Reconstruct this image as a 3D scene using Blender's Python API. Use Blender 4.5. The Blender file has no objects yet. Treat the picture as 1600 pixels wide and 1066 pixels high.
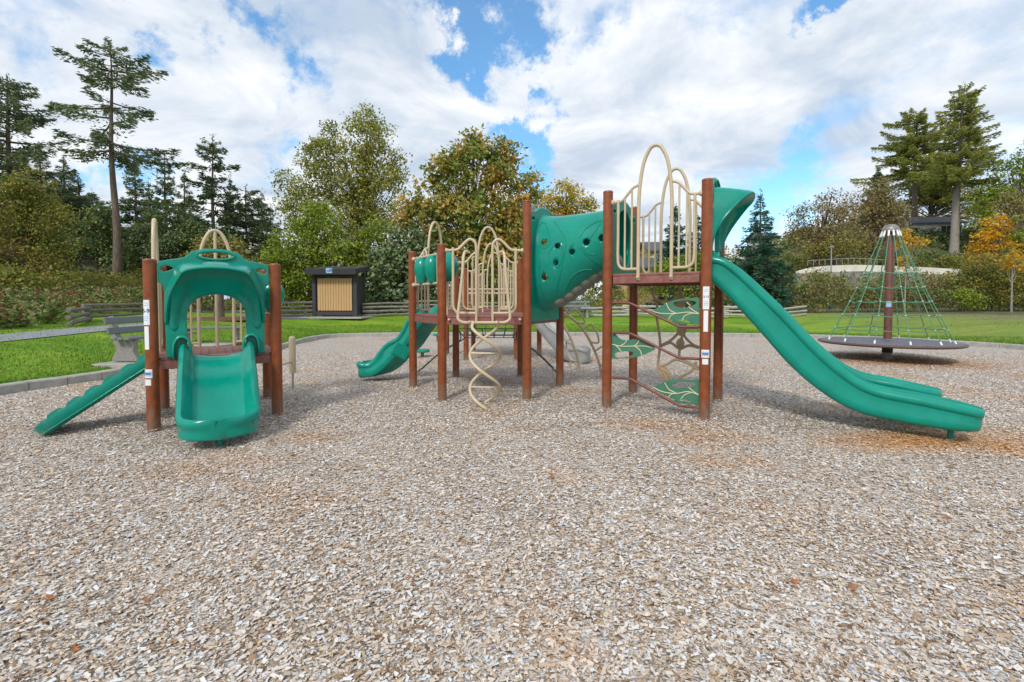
import bpy, math, random
import numpy as np
from mathutils import Vector, Matrix

random.seed(7)
S = bpy.context.scene
COL = S.collection
R = math.radians

# ---------------------------------------------------------------- camera
F, HY, CAMZ, PITCH = 737.0, 471.0, 1.42, R(2.01)
CY = HY + F * math.tan(PITCH)
cam_d = bpy.data.cameras.new('camera'); cam = bpy.data.objects.new('camera', cam_d); COL.objects.link(cam)
cam.location = (0, 0, CAMZ); cam.rotation_euler = (R(90) - PITCH, 0, 0)
cam_d.sensor_width = 36; cam_d.lens = F / 1600 * 36; cam_d.shift_y = -(533 - CY) / 1600
cam_d.clip_start = .05; cam_d.clip_end = 3000
S.camera = cam

# ---------------------------------------------------------------- sky, sun, exposure
SUN_EL, SUN_AZ = R(42), R(205)          # azimuth from +Y clockwise: behind the camera, a little left
w = bpy.data.worlds.new('World'); S.world = w; w.use_nodes = True
nt = w.node_tree; nt.nodes.clear()
def N(t, **k):
    n = nt.nodes.new(t)
    for a, b in k.items(): setattr(n, a, b)
    return n
def LK(a, b): nt.links.new(a, b)
def M(op, a, b=None, c=None, clamp=False):
    n = N('ShaderNodeMath', operation=op); n.use_clamp = clamp
    for i, x in enumerate((a, b, c)):
        if x is None: continue
        if isinstance(x, (int, float)): n.inputs[i].default_value = x
        else: LK(x, n.inputs[i])
    return n.outputs[0]
def pxdir(u, v):
    xr, yr = (u - 800) / F, -(v - CY) / F
    return Vector((xr, math.cos(PITCH) + yr * math.sin(PITCH), -math.sin(PITCH) + yr * math.cos(PITCH)))
sky = N('ShaderNodeTexSky', sky_type='NISHITA'); sky.sun_disc = False
sky.sun_elevation = SUN_EL; sky.sun_rotation = SUN_AZ; sky.ozone_density = 2.2; sky.air_density = 1.0; sky.dust_density = .2
tc = N('ShaderNodeTexCoord'); G = tc.outputs['Generated']
sx = N('ShaderNodeSeparateXYZ'); LK(G, sx.inputs[0])
den = M('ADD', M('MAXIMUM', sx.outputs[2], 0.0), .22)
cx = N('ShaderNodeCombineXYZ'); LK(M('DIVIDE', sx.outputs[0], den), cx.inputs[0]); LK(M('DIVIDE', sx.outputs[1], den), cx.inputs[1])
def noise(vec, scale, detail, rough, dist=0.0, off=(0, 0, 0)):
    m = N('ShaderNodeMapping'); m.inputs['Location'].default_value = off; LK(vec, m.inputs['Vector'])
    n = N('ShaderNodeTexNoise'); n.inputs['Scale'].default_value = scale; n.inputs['Detail'].default_value = detail
    n.inputs['Roughness'].default_value = rough; n.inputs['Distortion'].default_value = dist; LK(m.outputs[0], n.inputs['Vector'])
    return n
n1 = noise(cx.outputs[0], 1.5, 9, .58, .35, (3.1, 1.7, 0)).outputs['Fac']
warp = noise(G, 4.2, 9, .66, 0, (5, 2, 1)).outputs['Color']
vm = N('ShaderNodeVectorMath', operation='MULTIPLY_ADD'); LK(warp, vm.inputs[0]); vm.inputs[1].default_value = (.62, .62, .62); vm.inputs[2].default_value = (-.31, -.31, -.31)
va = N('ShaderNodeVectorMath', operation='ADD'); LK(G, va.inputs[0]); LK(vm.outputs[0], va.inputs[1])
n3 = noise(cx.outputs[0], 7.5, 7, .62, .6, (1.3, 6.2, 0)).outputs['Fac']
cov = M('ADD', M('MULTIPLY_ADD', n1, 1.1, .30), M('MULTIPLY_ADD', n3, .55, -.22))
# openings in the cloud deck where the photograph's sky is blue: (u, v, radius px, depth)
for u, v, r, d in ((720, 5, 75, .8), (790, 28, 70, .8), (845, 40, 40, .5), (850, 158, 75, .85), (875, 230, 60, .6), (895, 268, 45, .6),
                   (1295, 68, 38, .7), (1320, 85, 30, .5), (1210, 135, 22, .8), (1215, 165, 16, .5), (1190, 318, 85, .42), (1270, 295, 60, .38), (1345, 250, 70, .4), (1090, 300, 60, .3),
                   (1180, 355, 60, .3), (340, 35, 60, .5), (290, 22, 50, .45), (60, 25, 80, .5), (110, 95, 40, .4), (130, 232, 60, .6), (90, 250, 50, .4), (205, 262, 30, .4),
                   (395, 170, 35, .4), (460, 80, 50, .2), (1130, 70, 50, .2), (960, 15, 50, .4), (1480, 60, 60, .2), (1800, 150, 150, .3), (770, 95, 85, -.6), (870, 100, 60, -.4), (760, 190, 60, -.4), (830, 95, 45, -.3), (720, 70, 40, -.25), (640, 90, 110, -.3), (30, 150, 110, -.35), (150, 60, 60, -.25), (950, 130, 90, -.3), (930, 230, 50, -.3), (1150, 230, 120, -.2), (820, 215, 30, -.3), (1300, 180, 80, -.2),
                   (500, -420, 220, .6), (1100, -350, 200, .5)):
    d0 = pxdir(u, v).normalized()
    dn = N('ShaderNodeVectorMath', operation='DISTANCE'); LK(va.outputs[0], dn.inputs[0]); dn.inputs[1].default_value = d0
    rad = r / F * .8
    q = M('MULTIPLY_ADD', dn.outputs['Value'], -1 / (rad * 1.6), 1.0, clamp=True)
    cov = M('MULTIPLY_ADD', q, -d, cov)
rmp = N('ShaderNodeValToRGB'); LK(cov, rmp.inputs[0]); rmp.color_ramp.elements[0].position = .26; rmp.color_ramp.elements[0].color = (.10, .10, .10, 1); rmp.color_ramp.elements[1].position = .90
rmp.color_ramp.interpolation = 'EASE'
n2 = noise(cx.outputs[0], 2.1, 8, .6, .5, (8.3, 4.4, 0)).outputs['Fac']
cr = N('ShaderNodeValToRGB'); LK(n2, cr.inputs[0])
e = cr.color_ramp.elements; e[0].position = .36; e[0].color = (.44, .52, .63, 1); e[1].position = .64; e[1].color = (.81, .825, .84, 1)
cs = N('ShaderNodeVectorMath', operation='SCALE'); LK(cr.outputs[0], cs.inputs[0]); cs.inputs['Scale'].default_value = 8.3
hs = N('ShaderNodeHueSaturation'); hs.inputs['Saturation'].default_value = 1.3; hs.inputs['Value'].default_value = 1.45; hs.inputs['Hue'].default_value = .492; LK(sky.outputs[0], hs.inputs['Color'])
mx = N('ShaderNodeMix', data_type='RGBA'); LK(rmp.outputs[0], mx.inputs[0]); LK(hs.outputs[0], mx.inputs[6]); LK(cs.outputs[0], mx.inputs[7])
bg = N('ShaderNodeBackground'); bg.inputs['Strength'].default_value = .1; LK(mx.outputs[2], bg.inputs['Color'])
LK(bg.outputs[0], N('ShaderNodeOutputWorld').inputs['Surface'])
sl = bpy.data.lights.new('sun', 'SUN'); sun = bpy.data.objects.new('sun', sl); COL.objects.link(sun)
sl.energy = 1.5; sl.angle = R(10); sl.color = (1, .95, .86)
sun.rotation_euler = (R(90) - SUN_EL, 0, -SUN_AZ + math.pi)
S.view_settings.view_transform = 'Standard'; S.view_settings.look = 'None'; S.view_settings.gamma = 1; S.view_settings.exposure = 0.65
S.view_settings.use_curve_mapping = False
S.cycles.max_bounces = 6; S.cycles.diffuse_bounces = 3; S.cycles.glossy_bounces = 2; S.cycles.transmission_bounces = 4; S.cycles.transparent_max_bounces = 6

# ---------------------------------------------------------------- projections of picture points on real planes
C0 = Vector((0, 0, CAMZ))
def at(u, v, Y):
    d = pxdir(u, v); return C0 + d * (Y / d.y)
def gz(u, v, z=0.0):
    d = pxdir(u, v); return C0 + d * ((z - CAMZ) / d.z)

# ---------------------------------------------------------------- materials
MATS = {}
def mat(name, col, rough=.6, var=.0, vscale=6, bump=0.0, bscale=40, metal=0, spec=.5, col2=None, ramp=None, stretch=None, coat=0, dirt=0.0):
    if name in MATS: return MATS[name]
    m = bpy.data.materials.new(name); m.use_nodes = True; t = m.node_tree; b = t.nodes['Principled BSDF']
    b.inputs['Roughness'].default_value = rough; b.inputs['Metallic'].default_value = metal; b.inputs['Specular IOR Level'].default_value = spec
    if coat: b.inputs['Coat Weight'].default_value = coat; b.inputs['Coat Roughness'].default_value = .15
    b.inputs['Base Color'].default_value = (*col, 1)
    tcn = t.nodes.new('ShaderNodeTexCoord'); mp = t.nodes.new('ShaderNodeMapping'); t.links.new(tcn.outputs['Object'], mp.inputs[0])
    if stretch: mp.inputs['Scale'].default_value = stretch
    if var or col2:
        n = t.nodes.new('ShaderNodeTexNoise'); n.inputs['Scale'].default_value = vscale; n.inputs['Detail'].default_value = 8; n.inputs['Roughness'].default_value = .65
        t.links.new(mp.outputs[0], n.inputs['Vector'])
        r = t.nodes.new('ShaderNodeValToRGB'); t.links.new(n.outputs['Fac'], r.inputs[0])
        c2 = col2 or tuple(c * (1 + var) for c in col)
        r.color_ramp.elements[0].position = .33; r.color_ramp.elements[0].color = (*[c * (1 - var) for c in col], 1)
        r.color_ramp.elements[1].position = .68; r.color_ramp.elements[1].color = (*c2, 1)
        t.links.new(r.outputs[0], b.inputs['Base Color'])
        rr = t.nodes.new('ShaderNodeMapRange'); t.links.new(n.outputs['Fac'], rr.inputs[0]); rr.inputs[3].default_value = max(.02, rough - .12); rr.inputs[4].default_value = min(1, rough + .12)
        t.links.new(rr.outputs[0], b.inputs['Roughness'])
    if bump:
        n = t.nodes.new('ShaderNodeTexNoise'); n.inputs['Scale'].default_value = bscale; n.inputs['Detail'].default_value = 6
        t.links.new(mp.outputs[0], n.inputs['Vector'])
        bp = t.nodes.new('ShaderNodeBump'); bp.inputs['Strength'].default_value = bump; bp.inputs['Distance'].default_value = .01
        t.links.new(n.outputs['Fac'], bp.inputs['Height']); t.links.new(bp.outputs[0], b.inputs['Normal'])
    MATS[name] = m; return m
GREEN = mat('green_plastic', (.002, .25, .185), .2, var=.10, vscale=3, bump=.05, bscale=300, spec=.4, col2=(.003, .30, .225))
POST = mat('rust_brown_paint', (.23, .056, .014), .40, var=.22, vscale=9, bump=.12, bscale=220, col2=(.30, .080, .024))
def grime(m, top=.45, col=(.20, .15, .11, 1), amt=.75):
    t = m.node_tree; b = t.nodes['Principled BSDF']; src = b.inputs['Base Color'].links[0].from_socket; g = t.nodes.new('ShaderNodeNewGeometry'); s = t.nodes.new('ShaderNodeSeparateXYZ'); t.links.new(g.outputs['Position'], s.inputs[0])
    n = t.nodes.new('ShaderNodeTexNoise'); n.inputs['Scale'].default_value = 22; n.inputs['Detail'].default_value = 8; n.inputs['Roughness'].default_value = .75; mp = t.nodes.new('ShaderNodeMapping'); mp.inputs['Scale'].default_value = (1, 1, .35); t.links.new(g.outputs['Position'], mp.inputs[0]); t.links.new(mp.outputs[0], n.inputs['Vector'])
    r = t.nodes.new('ShaderNodeMapRange'); t.links.new(s.outputs[2], r.inputs[0]); r.inputs[1].default_value = 0; r.inputs[2].default_value = top; r.inputs[3].default_value = .32; r.inputs[4].default_value = -.02
    a_ = t.nodes.new('ShaderNodeMath'); a_.operation = 'ADD'; t.links.new(n.outputs['Fac'], a_.inputs[0]); t.links.new(r.outputs[0], a_.inputs[1])
    q = t.nodes.new('ShaderNodeMapRange'); t.links.new(a_.outputs[0], q.inputs[0]); q.inputs[1].default_value = .60; q.inputs[2].default_value = .80; q.inputs[4].default_value = amt
    x = t.nodes.new('ShaderNodeMix'); x.data_type = 'RGBA'; t.links.new(q.outputs[0], x.inputs[0]); t.links.new(src, x.inputs[6]); x.inputs[7].default_value = col; t.links.new(x.outputs[2], b.inputs['Base Color'])
grime(POST); grime(GREEN, .22, (.10, .24, .19, 1), .45)
DECK = mat('maroon_vinyl', (.24, .075, .06), .5, var=.18, vscale=14, bump=.2, bscale=160, col2=(.30, .13, .11))
RAILB = mat('maroon_pipe', (.17, .055, .04), .4, var=.15)
CREAM = mat('cream_paint', (.56, .46, .31), .38, var=.07, vscale=8, bump=.03, bscale=200)
TAN = mat('tan_web', (.44, .33, .20), .5, var=.12, vscale=8)
LEAFG = mat('leaf_panel_green', (.055, .19, .12), .5, var=.12, vscale=7)
VEIN = mat('leaf_panel_vein', (.62, .58, .38), .5)
GREY = mat('grey_plastic', (.27, .28, .28), .42, var=.12, vscale=4)
STEP = mat('grey_step_plastic', (.20, .21, .17), .6, var=.25, vscale=10)
STEEL = mat('galvanised_steel', (.42, .43, .42), .35, metal=.8, var=.1)
WHITE = mat('white_plate', (.78, .80, .82), .4)
BLUE = mat('blue_print', (.04, .10, .35), .5)
LBLUE = mat('pale_blue_print', (.35, .55, .78), .5)
ROPE = mat('green_rope', (.09, .26, .14), .7, var=.15, vscale=60)
DROPE = mat('dark_rope', (.03, .045, .05), .8)
CONC = mat('concrete', (.34, .33, .30), .85, var=.16, vscale=7, bump=.5, bscale=120, col2=(.44, .43, .40))
AGG = mat('exposed_aggregate', (.25, .24, .22), .9, var=.5, vscale=90, bump=.8, bscale=90, col2=(.42, .41, .38))
BSLAT = mat('grey_green_slat', (.15, .18, .17), .6, var=.15, vscale=8, stretch=(1, 1, 6))
ASPH = mat('asphalt', (.30, .31, .34), .9, var=.10, vscale=3, bump=.3, bscale=200, col2=(.26, .27, .29))
DWOOD = mat('dark_stained_wood', (.035, .036, .043), .7, var=.35, vscale=5, bump=.4, bscale=30, stretch=(6, 6, .6), col2=(.06, .06, .07))
TWOOD = mat('tan_board', (.55, .34, .16), .6, var=.12, vscale=5, bump=.2, bscale=30, stretch=(8, 8, .5))
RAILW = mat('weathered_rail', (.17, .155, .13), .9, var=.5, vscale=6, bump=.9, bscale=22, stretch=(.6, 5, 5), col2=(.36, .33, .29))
PALEW = mat('sunlit_weathered_rail', (.36, .33, .29), .9, var=.35, vscale=6, bump=.9, bscale=22, stretch=(.6, 5, 5), col2=(.58, .55, .50))  # paler copy of the weathered rail, sunlight on the wood put into its colour
BARK = mat('bark', (.13, .095, .07), .95, var=.45, vscale=5, bump=1.0, bscale=10, stretch=(3, 3, .5), col2=(.22, .17, .13))
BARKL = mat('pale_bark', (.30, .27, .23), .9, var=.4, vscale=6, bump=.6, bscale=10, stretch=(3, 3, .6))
DISC = mat('grey_disc_rubber', (.10, .10, .125), .55, var=.15, vscale=20, bump=.4, bscale=120)

# ---------------------------------------------------------------- builders
def origin_of(o):
    v = Vector((0, 0, 0))
    while o is not None: v += o.location; o = o.parent
    return v
def link(o, parent=None):
    COL.objects.link(o); o.parent = parent; return o
def catmull(P, k=6, closed=False):
    P = [Vector(p) for p in P]; n = len(P); out = []
    for i in range(n if closed else n - 1):
        if closed: a, b, c, d = P[i - 1], P[i], P[(i + 1) % n], P[(i + 2) % n]
        else: a, b, c, d = P[max(i - 1, 0)], P[i], P[i + 1], P[min(i + 2, n - 1)]
        for j in range(k):
            t = j / k
            out.append(.5 * ((2 * b) + (c - a) * t + (2 * a - 5 * b + 4 * c - d) * t * t + (3 * b - a - 3 * c + d) * t ** 3))
    if not closed: out.append(P[-1])
    return out
class MB:
    def __init__(s): s.v = []; s.f = []
    def add(s, v, f):
        o = len(s.v); s.v += [tuple(x) for x in v]; s.f += [tuple(i + o for i in q) for q in f]; return s
    def box(s, c, d, rz=0, mtx=None, bev=0):
        x, y, z = d[0] / 2, d[1] / 2, d[2] / 2
        if bev:
            b = min(bev, x, y, z); vs = []
            for sz, zz in ((-1, z), (1, z)):
                for lv in ((x - b, y - b, zz) if sz < 0 else None, (x, y, zz - b), (x - b, y - b, zz) if sz > 0 else None):
                    if lv is None: continue
                    a, bb, cc = lv; vs.append([(-a, -bb, sz * cc), (a, -bb, sz * cc), (a, bb, sz * cc), (-a, bb, sz * cc)])
            vv = [Vector(p) for r_ in vs for p in r_]; ff = [(3, 2, 1, 0)]
            for i in range(len(vs) - 1):
                for j in range(4): ff.append((i * 4 + j, i * 4 + (j + 1) % 4, i * 4 + 4 + (j + 1) % 4, i * 4 + 4 + j))
            k = (len(vs) - 1) * 4; ff.append((k, k + 1, k + 2, k + 3))
        else:
            vv = [Vector((a, b, cc)) for cc in (-z, z) for a, b in ((-x, -y), (x, -y), (x, y), (-x, y))]
            ff = [(3, 2, 1, 0), (4, 5, 6, 7), (0, 1, 5, 4), (1, 2, 6, 5), (2, 3, 7, 6), (3, 0, 4, 7)]
        m = mtx or (Matrix.Translation(c) @ Matrix.Rotation(rz, 4, 'Z'))
        return s.add([m @ p for p in vv], ff)
    def tube(s, P, r, n=10, closed=False, caps=True):
        P = [Vector(p) for p in P]; m = len(P); T = []
        for i in range(m):
            a = P[i - 1] if (i > 0 or closed) else P[0]; b = P[(i + 1) % m] if (i < m - 1 or closed) else P[-1]
            t = b - a; T.append(t.normalized() if t.length > 1e-9 else Vector((0, 0, 1)))
        up = Vector((0, 0, 1)) if abs(T[0].z) < .9 else Vector((1, 0, 0))
        U = T[0].cross(up).normalized(); v = []; f = []
        for i in range(m):
            U = (U - T[i] * U.dot(T[i])); U = U.normalized() if U.length > 1e-6 else T[i].orthogonal().normalized(); W = T[i].cross(U)
            rr = r[i] if isinstance(r, (list, tuple)) else r
            for j in range(n):
                a = 2 * math.pi * j / n; v.append(P[i] + (U * math.cos(a) + W * math.sin(a)) * rr)
        for i in range(m if closed else m - 1):
            for j in range(n):
                k = (i + 1) % m; f.append((i * n + j, i * n + (j + 1) % n, k * n + (j + 1) % n, k * n + j))
        if caps and not closed: f.append(tuple(range(n))[::-1]); f.append(tuple(range((m - 1) * n, m * n)))
        return s.add(v, f)
    def lathe(s, c, prof, n=16, ax=None, ay=None):
        c = Vector(c); v = []; f = []
        Z = Vector(ax) if ax else Vector((0, 0, 1)); X = Z.orthogonal().normalized() if ax else Vector((1, 0, 0)); Y = Z.cross(X)
        for r, z in prof:
            for j in range(n):
                a = 2 * math.pi * j / n; v.append(c + (X * math.cos(a) + Y * math.sin(a)) * r + Z * z)
        for i in range(len(prof) - 1):
            for j in range(n): f.append((i * n + j, i * n + (j + 1) % n, (i + 1) * n + (j + 1) % n, (i + 1) * n + j))
        f.append(tuple(range(n))[::-1]); k = (len(prof) - 1) * n; f.append(tuple(range(k, k + n)))
        return s.add(v, f)
    def ball(s, c, r, n=10, sz=1.0, ax=None):
        return s.lathe(c, [(r * math.sin(math.pi * i / n) + 1e-4, -r * sz * math.cos(math.pi * i / n)) for i in range(n + 1)], n + 4, ax=ax)
    def loft(s, rings, closed=True, caps=True):
        n = len(rings[0]); v = [p for r_ in rings for p in r_]; f = []
        for i in range(len(rings) - 1):
            for j in range(n if closed else n - 1): f.append((i * n + j, i * n + (j + 1) % n, (i + 1) * n + (j + 1) % n, (i + 1) * n + j))
        if caps and closed: f.append(tuple(range(n))[::-1]); k = (len(rings) - 1) * n; f.append(tuple(range(k, k + n)))
        return s.add(v, f)
    def build(s, name, m, parent=None, world=True, sharp=38, loc=None, recalc=True):
        me = bpy.data.meshes.new(name)
        off = Vector((0, 0, 0))
        if world: off = origin_of(parent) + (Vector(loc) if loc else Vector((0, 0, 0)))
        me.from_pydata([(x - off.x, y - off.y, z - off.z) for x, y, z in s.v], [], s.f)
        if recalc:
            import bmesh
            b = bmesh.new(); b.from_mesh(me); bmesh.ops.recalc_face_normals(b, faces=b.faces); b.to_mesh(me); b.free()
        me.polygons.foreach_set('use_smooth', [True] * len(me.polygons)); me.set_sharp_from_angle(angle=R(sharp))
        me.materials.append(m); o = bpy.data.objects.new(name, me); link(o, parent)
        if loc: o.location = loc
        return o
def thing(name, label, cat, loc=(0, 0, 0), rz=0, group=None):
    o = bpy.data.objects.new(name, None); link(o); o.location = loc; o.rotation_euler = (0, 0, rz); o.empty_display_size = .2
    tag(o, label, cat, group); return o
def tag(o, label, cat, group=None):
    o['label'] = label; o['category'] = cat
    if group: o['group'] = group
    return o
def struct(o): o['kind'] = 'structure'; return o
def copy_tree(o, parent=None):
    c = o.copy(); link(c, parent)
    for ch in list(o.children): copy_tree(ch, c)
    return c
def poly_plate(loops, thick, bev=0.004):
    """extruded flat plate from 2-D loops (holes cut by the even-odd fill); returns verts, faces in (x, y, z-thickness)"""
    cu = bpy.data.curves.new('t', 'CURVE'); cu.dimensions = '2D'; cu.fill_mode = 'BOTH'; cu.extrude = max(1e-4, thick / 2 - bev); cu.bevel_depth = bev; cu.bevel_resolution = 1; cu.offset = -bev
    for lp in loops:
        sp = cu.splines.new('POLY'); sp.points.add(len(lp) - 1); sp.use_cyclic_u = True
        for i, p in enumerate(lp): sp.points[i].co = (p[0], p[1], 0, 1)
    ob = bpy.data.objects.new('t', cu); COL.objects.link(ob)
    dg = bpy.context.evaluated_depsgraph_get(); me = bpy.data.meshes.new_from_object(ob.evaluated_get(dg))
    v = [tuple(x.co) for x in me.vertices]; f = [tuple(p.vertices) for p in me.polygons]
    COL.objects.unlink(ob); bpy.data.objects.remove(ob); bpy.data.curves.remove(cu); bpy.data.meshes.remove(me)
    return v, f
class Plane:
    """vertical plane through two ground points; a = along, h = world height, d = outward"""
    def __init__(s, p0, p1, out=1):
        s.p0, s.p1 = Vector((p0[0], p0[1], 0)), Vector((p1[0], p1[1], 0)); s.c = (s.p0 + s.p1) / 2; s.L = (s.p1 - s.p0).length
        s.e = (s.p1 - s.p0).normalized(); s.n = Vector((s.e.y, -s.e.x, 0)) * out
    def w(s, a, h, d=0): return s.c + s.e * a + s.n * d + Vector((0, 0, h))
    def px(s, u, v, d=0):
        r = pxdir(u, v); o = s.c + s.n * d; t = (o - C0).dot(s.n) / r.dot(s.n); q = C0 + r * t
        return ((q - s.c).dot(s.e), q.z)
    def plate(s, mb, loops, thick, d=0, bev=.004):
        v, f = poly_plate(loops, thick, bev); mb.add([s.w(x, y, d + z) for x, y, z in v], f); return mb
def ell(cx_, cy_, rx, ry, n=20, a0=0): return [(cx_ + rx * math.cos(a0 + 2 * math.pi * i / n), cy_ + ry * math.sin(a0 + 2 * math.pi * i / n)) for i in range(n)]
def cut(o, cutters):
    """real holes: boolean the cutters out of the mesh and keep only the result"""
    mb = MB()
    for c, ax, r, l in cutters: mb.lathe(Vector(c) - Vector(ax) * l / 2, [(r, 0), (r, l)], 16, ax=ax)
    k = mb.build('cutter', WHITE); bpy.context.view_layer.update(); md = o.modifiers.new('b', 'BOOLEAN'); md.operation = 'DIFFERENCE'; md.object = k; md.solver = 'EXACT'; md.use_self = True
    dg = bpy.context.evaluated_depsgraph_get(); me = bpy.data.meshes.new_from_object(o.evaluated_get(dg))
    if len(me.polygons) > 50:
        o.modifiers.clear(); o.data = me
    else: o.modifiers.clear()
    bpy.data.objects.remove(k); return o

# ---------------------------------------------------------------- playground outline and terrain
BND = [(-7.9, -1), (-7.85, 4), (-7.75, 7.1), (-7.53, 7.95), (-7.4, 8.7), (-7.35, 9.8), (-7.0, 12), (-6.85, 14.0), (-7.25, 16.9), (-6.9, 18.4), (-5.2, 19.1), (-2.6, 19.4), (2.6, 19.4),
       (7.7, 19.0), (11.0, 18.3), (13.4, 16.7), (14.5, 14.9), (14.95, 13.4), (15.4, 10), (15.0, 5), (13, 0), (9, -4), (3, -6), (-3, -5)]
BPTS = [Vector((p.x, p.y)) for p in catmull([(x, y, 0) for x, y in BND], 8, closed=True)]
BC = Vector((3.0, 7.0))
_ba = sorted((math.atan2(p.y - BC.y, p.x - BC.x), (p - BC).length) for p in BPTS)
_A = np.array([a for a, _ in _ba]); _Rr = np.array([r for _, r in _ba])
def rb(th): return np.interp(th, _A, _Rr, period=2 * math.pi)
def smooth(x, a, b):
    t = np.clip((x - a) / (b - a), 0, 1); return t * t * (3 - 2 * t)
def terr(x, y):
    x = np.asarray(x, float); y = np.asarray(y, float)
    d = np.hypot(x - BC.x, y - BC.y) - rb(np.arctan2(y - BC.y, x - BC.x))
    z = .13 + np.clip(d, 0, 5.5) * .1 + np.clip(d - 5.5, 0, 400) * .006
    q = x / np.maximum(y, 1)
    bl = smooth(-q, .62, .85) * smooth(y, 12, 19)               # bank under the wood on the left
    z = z + bl * np.clip(d - 8.5, 0, 60) * .14 * smooth(d, 8, 13)
    br = smooth(q, .42, .62) * smooth(y, 24, 34)               # hill on the right
    z = z + br * (3.4 * smooth(y, 46, 54) + 8.0 * smooth(y, 54, 70) + 5 * smooth(y, 80, 140))
    z = z + .02 * np.sin(x * .9 + 1) * np.sin(y * .7) * smooth(d, .5, 3)
    return z
def tz(x, y): return float(terr(x, y))
def bed(x, y):
    return .014 * np.sin(x * 1.7 + .4) * np.sin(y * 1.3 + .9) + .010 * np.sin(x * 3.9 + y * 2.3) + .006 * np.sin(y * 6.1 - x * 1.1)
def gt(u, v, lo=6, hi=120):
    """ground point on the terrain under a picture point"""
    d = pxdir(u, v); prev = lo
    for Y in np.arange(lo, hi, .1):
        p = C0 + d * (Y / d.y)
        if p.z <= tz(p.x, p.y): return p
    p.z = tz(p.x, p.y); return p
def npmesh(name, co, faces_flat, counts, m, parent=None, smooth_=True, attrs=None):
    me = bpy.data.meshes.new(name); nv = len(co); nf = len(counts)
    me.vertices.add(nv); me.vertices.foreach_set('co', np.asarray(co, np.float32).ravel())
    me.loops.add(len(faces_flat)); me.loops.foreach_set('vertex_index', np.asarray(faces_flat, np.int32))
    me.polygons.add(nf); ls = np.concatenate([[0], np.cumsum(counts)[:-1]]).astype(np.int32)
    me.polygons.foreach_set('loop_start', ls); me.polygons.foreach_set('loop_total', np.asarray(counts, np.int32))
    me.polygons.foreach_set('use_smooth', np.full(nf, smooth_))
    for k, a in (attrs or {}).items():
        at_ = me.attributes.new(k, 'FLOAT', 'POINT'); at_.data.foreach_set('value', np.asarray(a, np.float32))
    me.update(calc_edges=True); me.validate()
    if m: me.materials.append(m)
    o = bpy.data.objects.new(name, me); link(o, parent); return o

# wood chip tones: shared by the loose chips and the bed under them
def chip_color(t, fac_out, posn):
    r = t.nodes.new('ShaderNodeValToRGB'); t.links.new(fac_out, r.inputs[0]); cr_ = r.color_ramp
    st = [(0, (.17, .11, .07)), (.08, (.36, .24, .15)), (.22, (.50, .385, .28)), (.36, (.57, .475, .385)), (.52, (.62, .55, .485)), (.70, (.69, .64, .59)), (.85, (.60, .62, .655)), (.94, (.75, .75, .75)), (1, (.60, .42, .22))]
    while len(cr_.elements) < len(st): cr_.elements.new(.5)
    for el, (p, c) in zip(cr_.elements, st): el.position = p; el.color = (*c, 1)
    # freshly turned, wetter brown patches where feet scuff the bed
    n = t.nodes.new('ShaderNodeTexNoise'); n.inputs['Scale'].default_value = .75; n.inputs['Detail'].default_value = 5; n.inputs['Roughness'].default_value = .62; t.links.new(posn, n.inputs['Vector'])
    q = t.nodes.new('ShaderNodeValToRGB'); t.links.new(n.outputs['Fac'], q.inputs[0]); q.color_ramp.elements[0].position = .54; q.color_ramp.elements[1].position = .84
    out = q.outputs[0]
    for (x, y, rx, ry, k) in ((4.9, 4.75, 1.8, .7, .72), (3.9, 4.7, 1.2, .45, .75), (-2.7, 4.0, .7, .5, .35), (9.2, 11.0, 2.6, 1.7, .9), (1.6, 5.4, .8, .35, .5), (2.1, 4.9, .8, .4, .45), (-.2, 5.9, .5, .3, .4), (5.6, 4.1, 1.0, .5, .6), (1.8, 11.6, 1.0, .7, .5)):
        mp = t.nodes.new('ShaderNodeMapping'); mp.vector_type = 'TEXTURE'; mp.inputs['Location'].default_value = (x, y, 0); mp.inputs['Scale'].default_value = (rx, ry, 1e4); t.links.new(posn, mp.inputs[0])
        ln = t.nodes.new('ShaderNodeVectorMath'); ln.operation = 'LENGTH'; t.links.new(mp.outputs[0], ln.inputs[0])
        a = t.nodes.new('ShaderNodeMath'); a.operation = 'MULTIPLY_ADD'; a.use_clamp = True; t.links.new(ln.outputs['Value'], a.inputs[0]); a.inputs[1].default_value = -1.3; a.inputs[2].default_value = 1.3
        b = t.nodes.new('ShaderNodeMath'); b.operation = 'MULTIPLY_ADD'; t.links.new(a.outputs[0], b.inputs[0]); b.inputs[1].default_value = k * .8; t.links.new(out, b.inputs[2]); b.use_clamp = True; out = b.outputs[0]
    mul = t.nodes.new('ShaderNodeMix'); mul.data_type = 'RGBA'; mul.blend_type = 'MULTIPLY'; t.links.new(out, mul.inputs[0]); t.links.new(r.outputs[0], mul.inputs[6]); mul.inputs[7].default_value = (1.0, .64, .34, 1)
    return mul.outputs[2]
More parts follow.
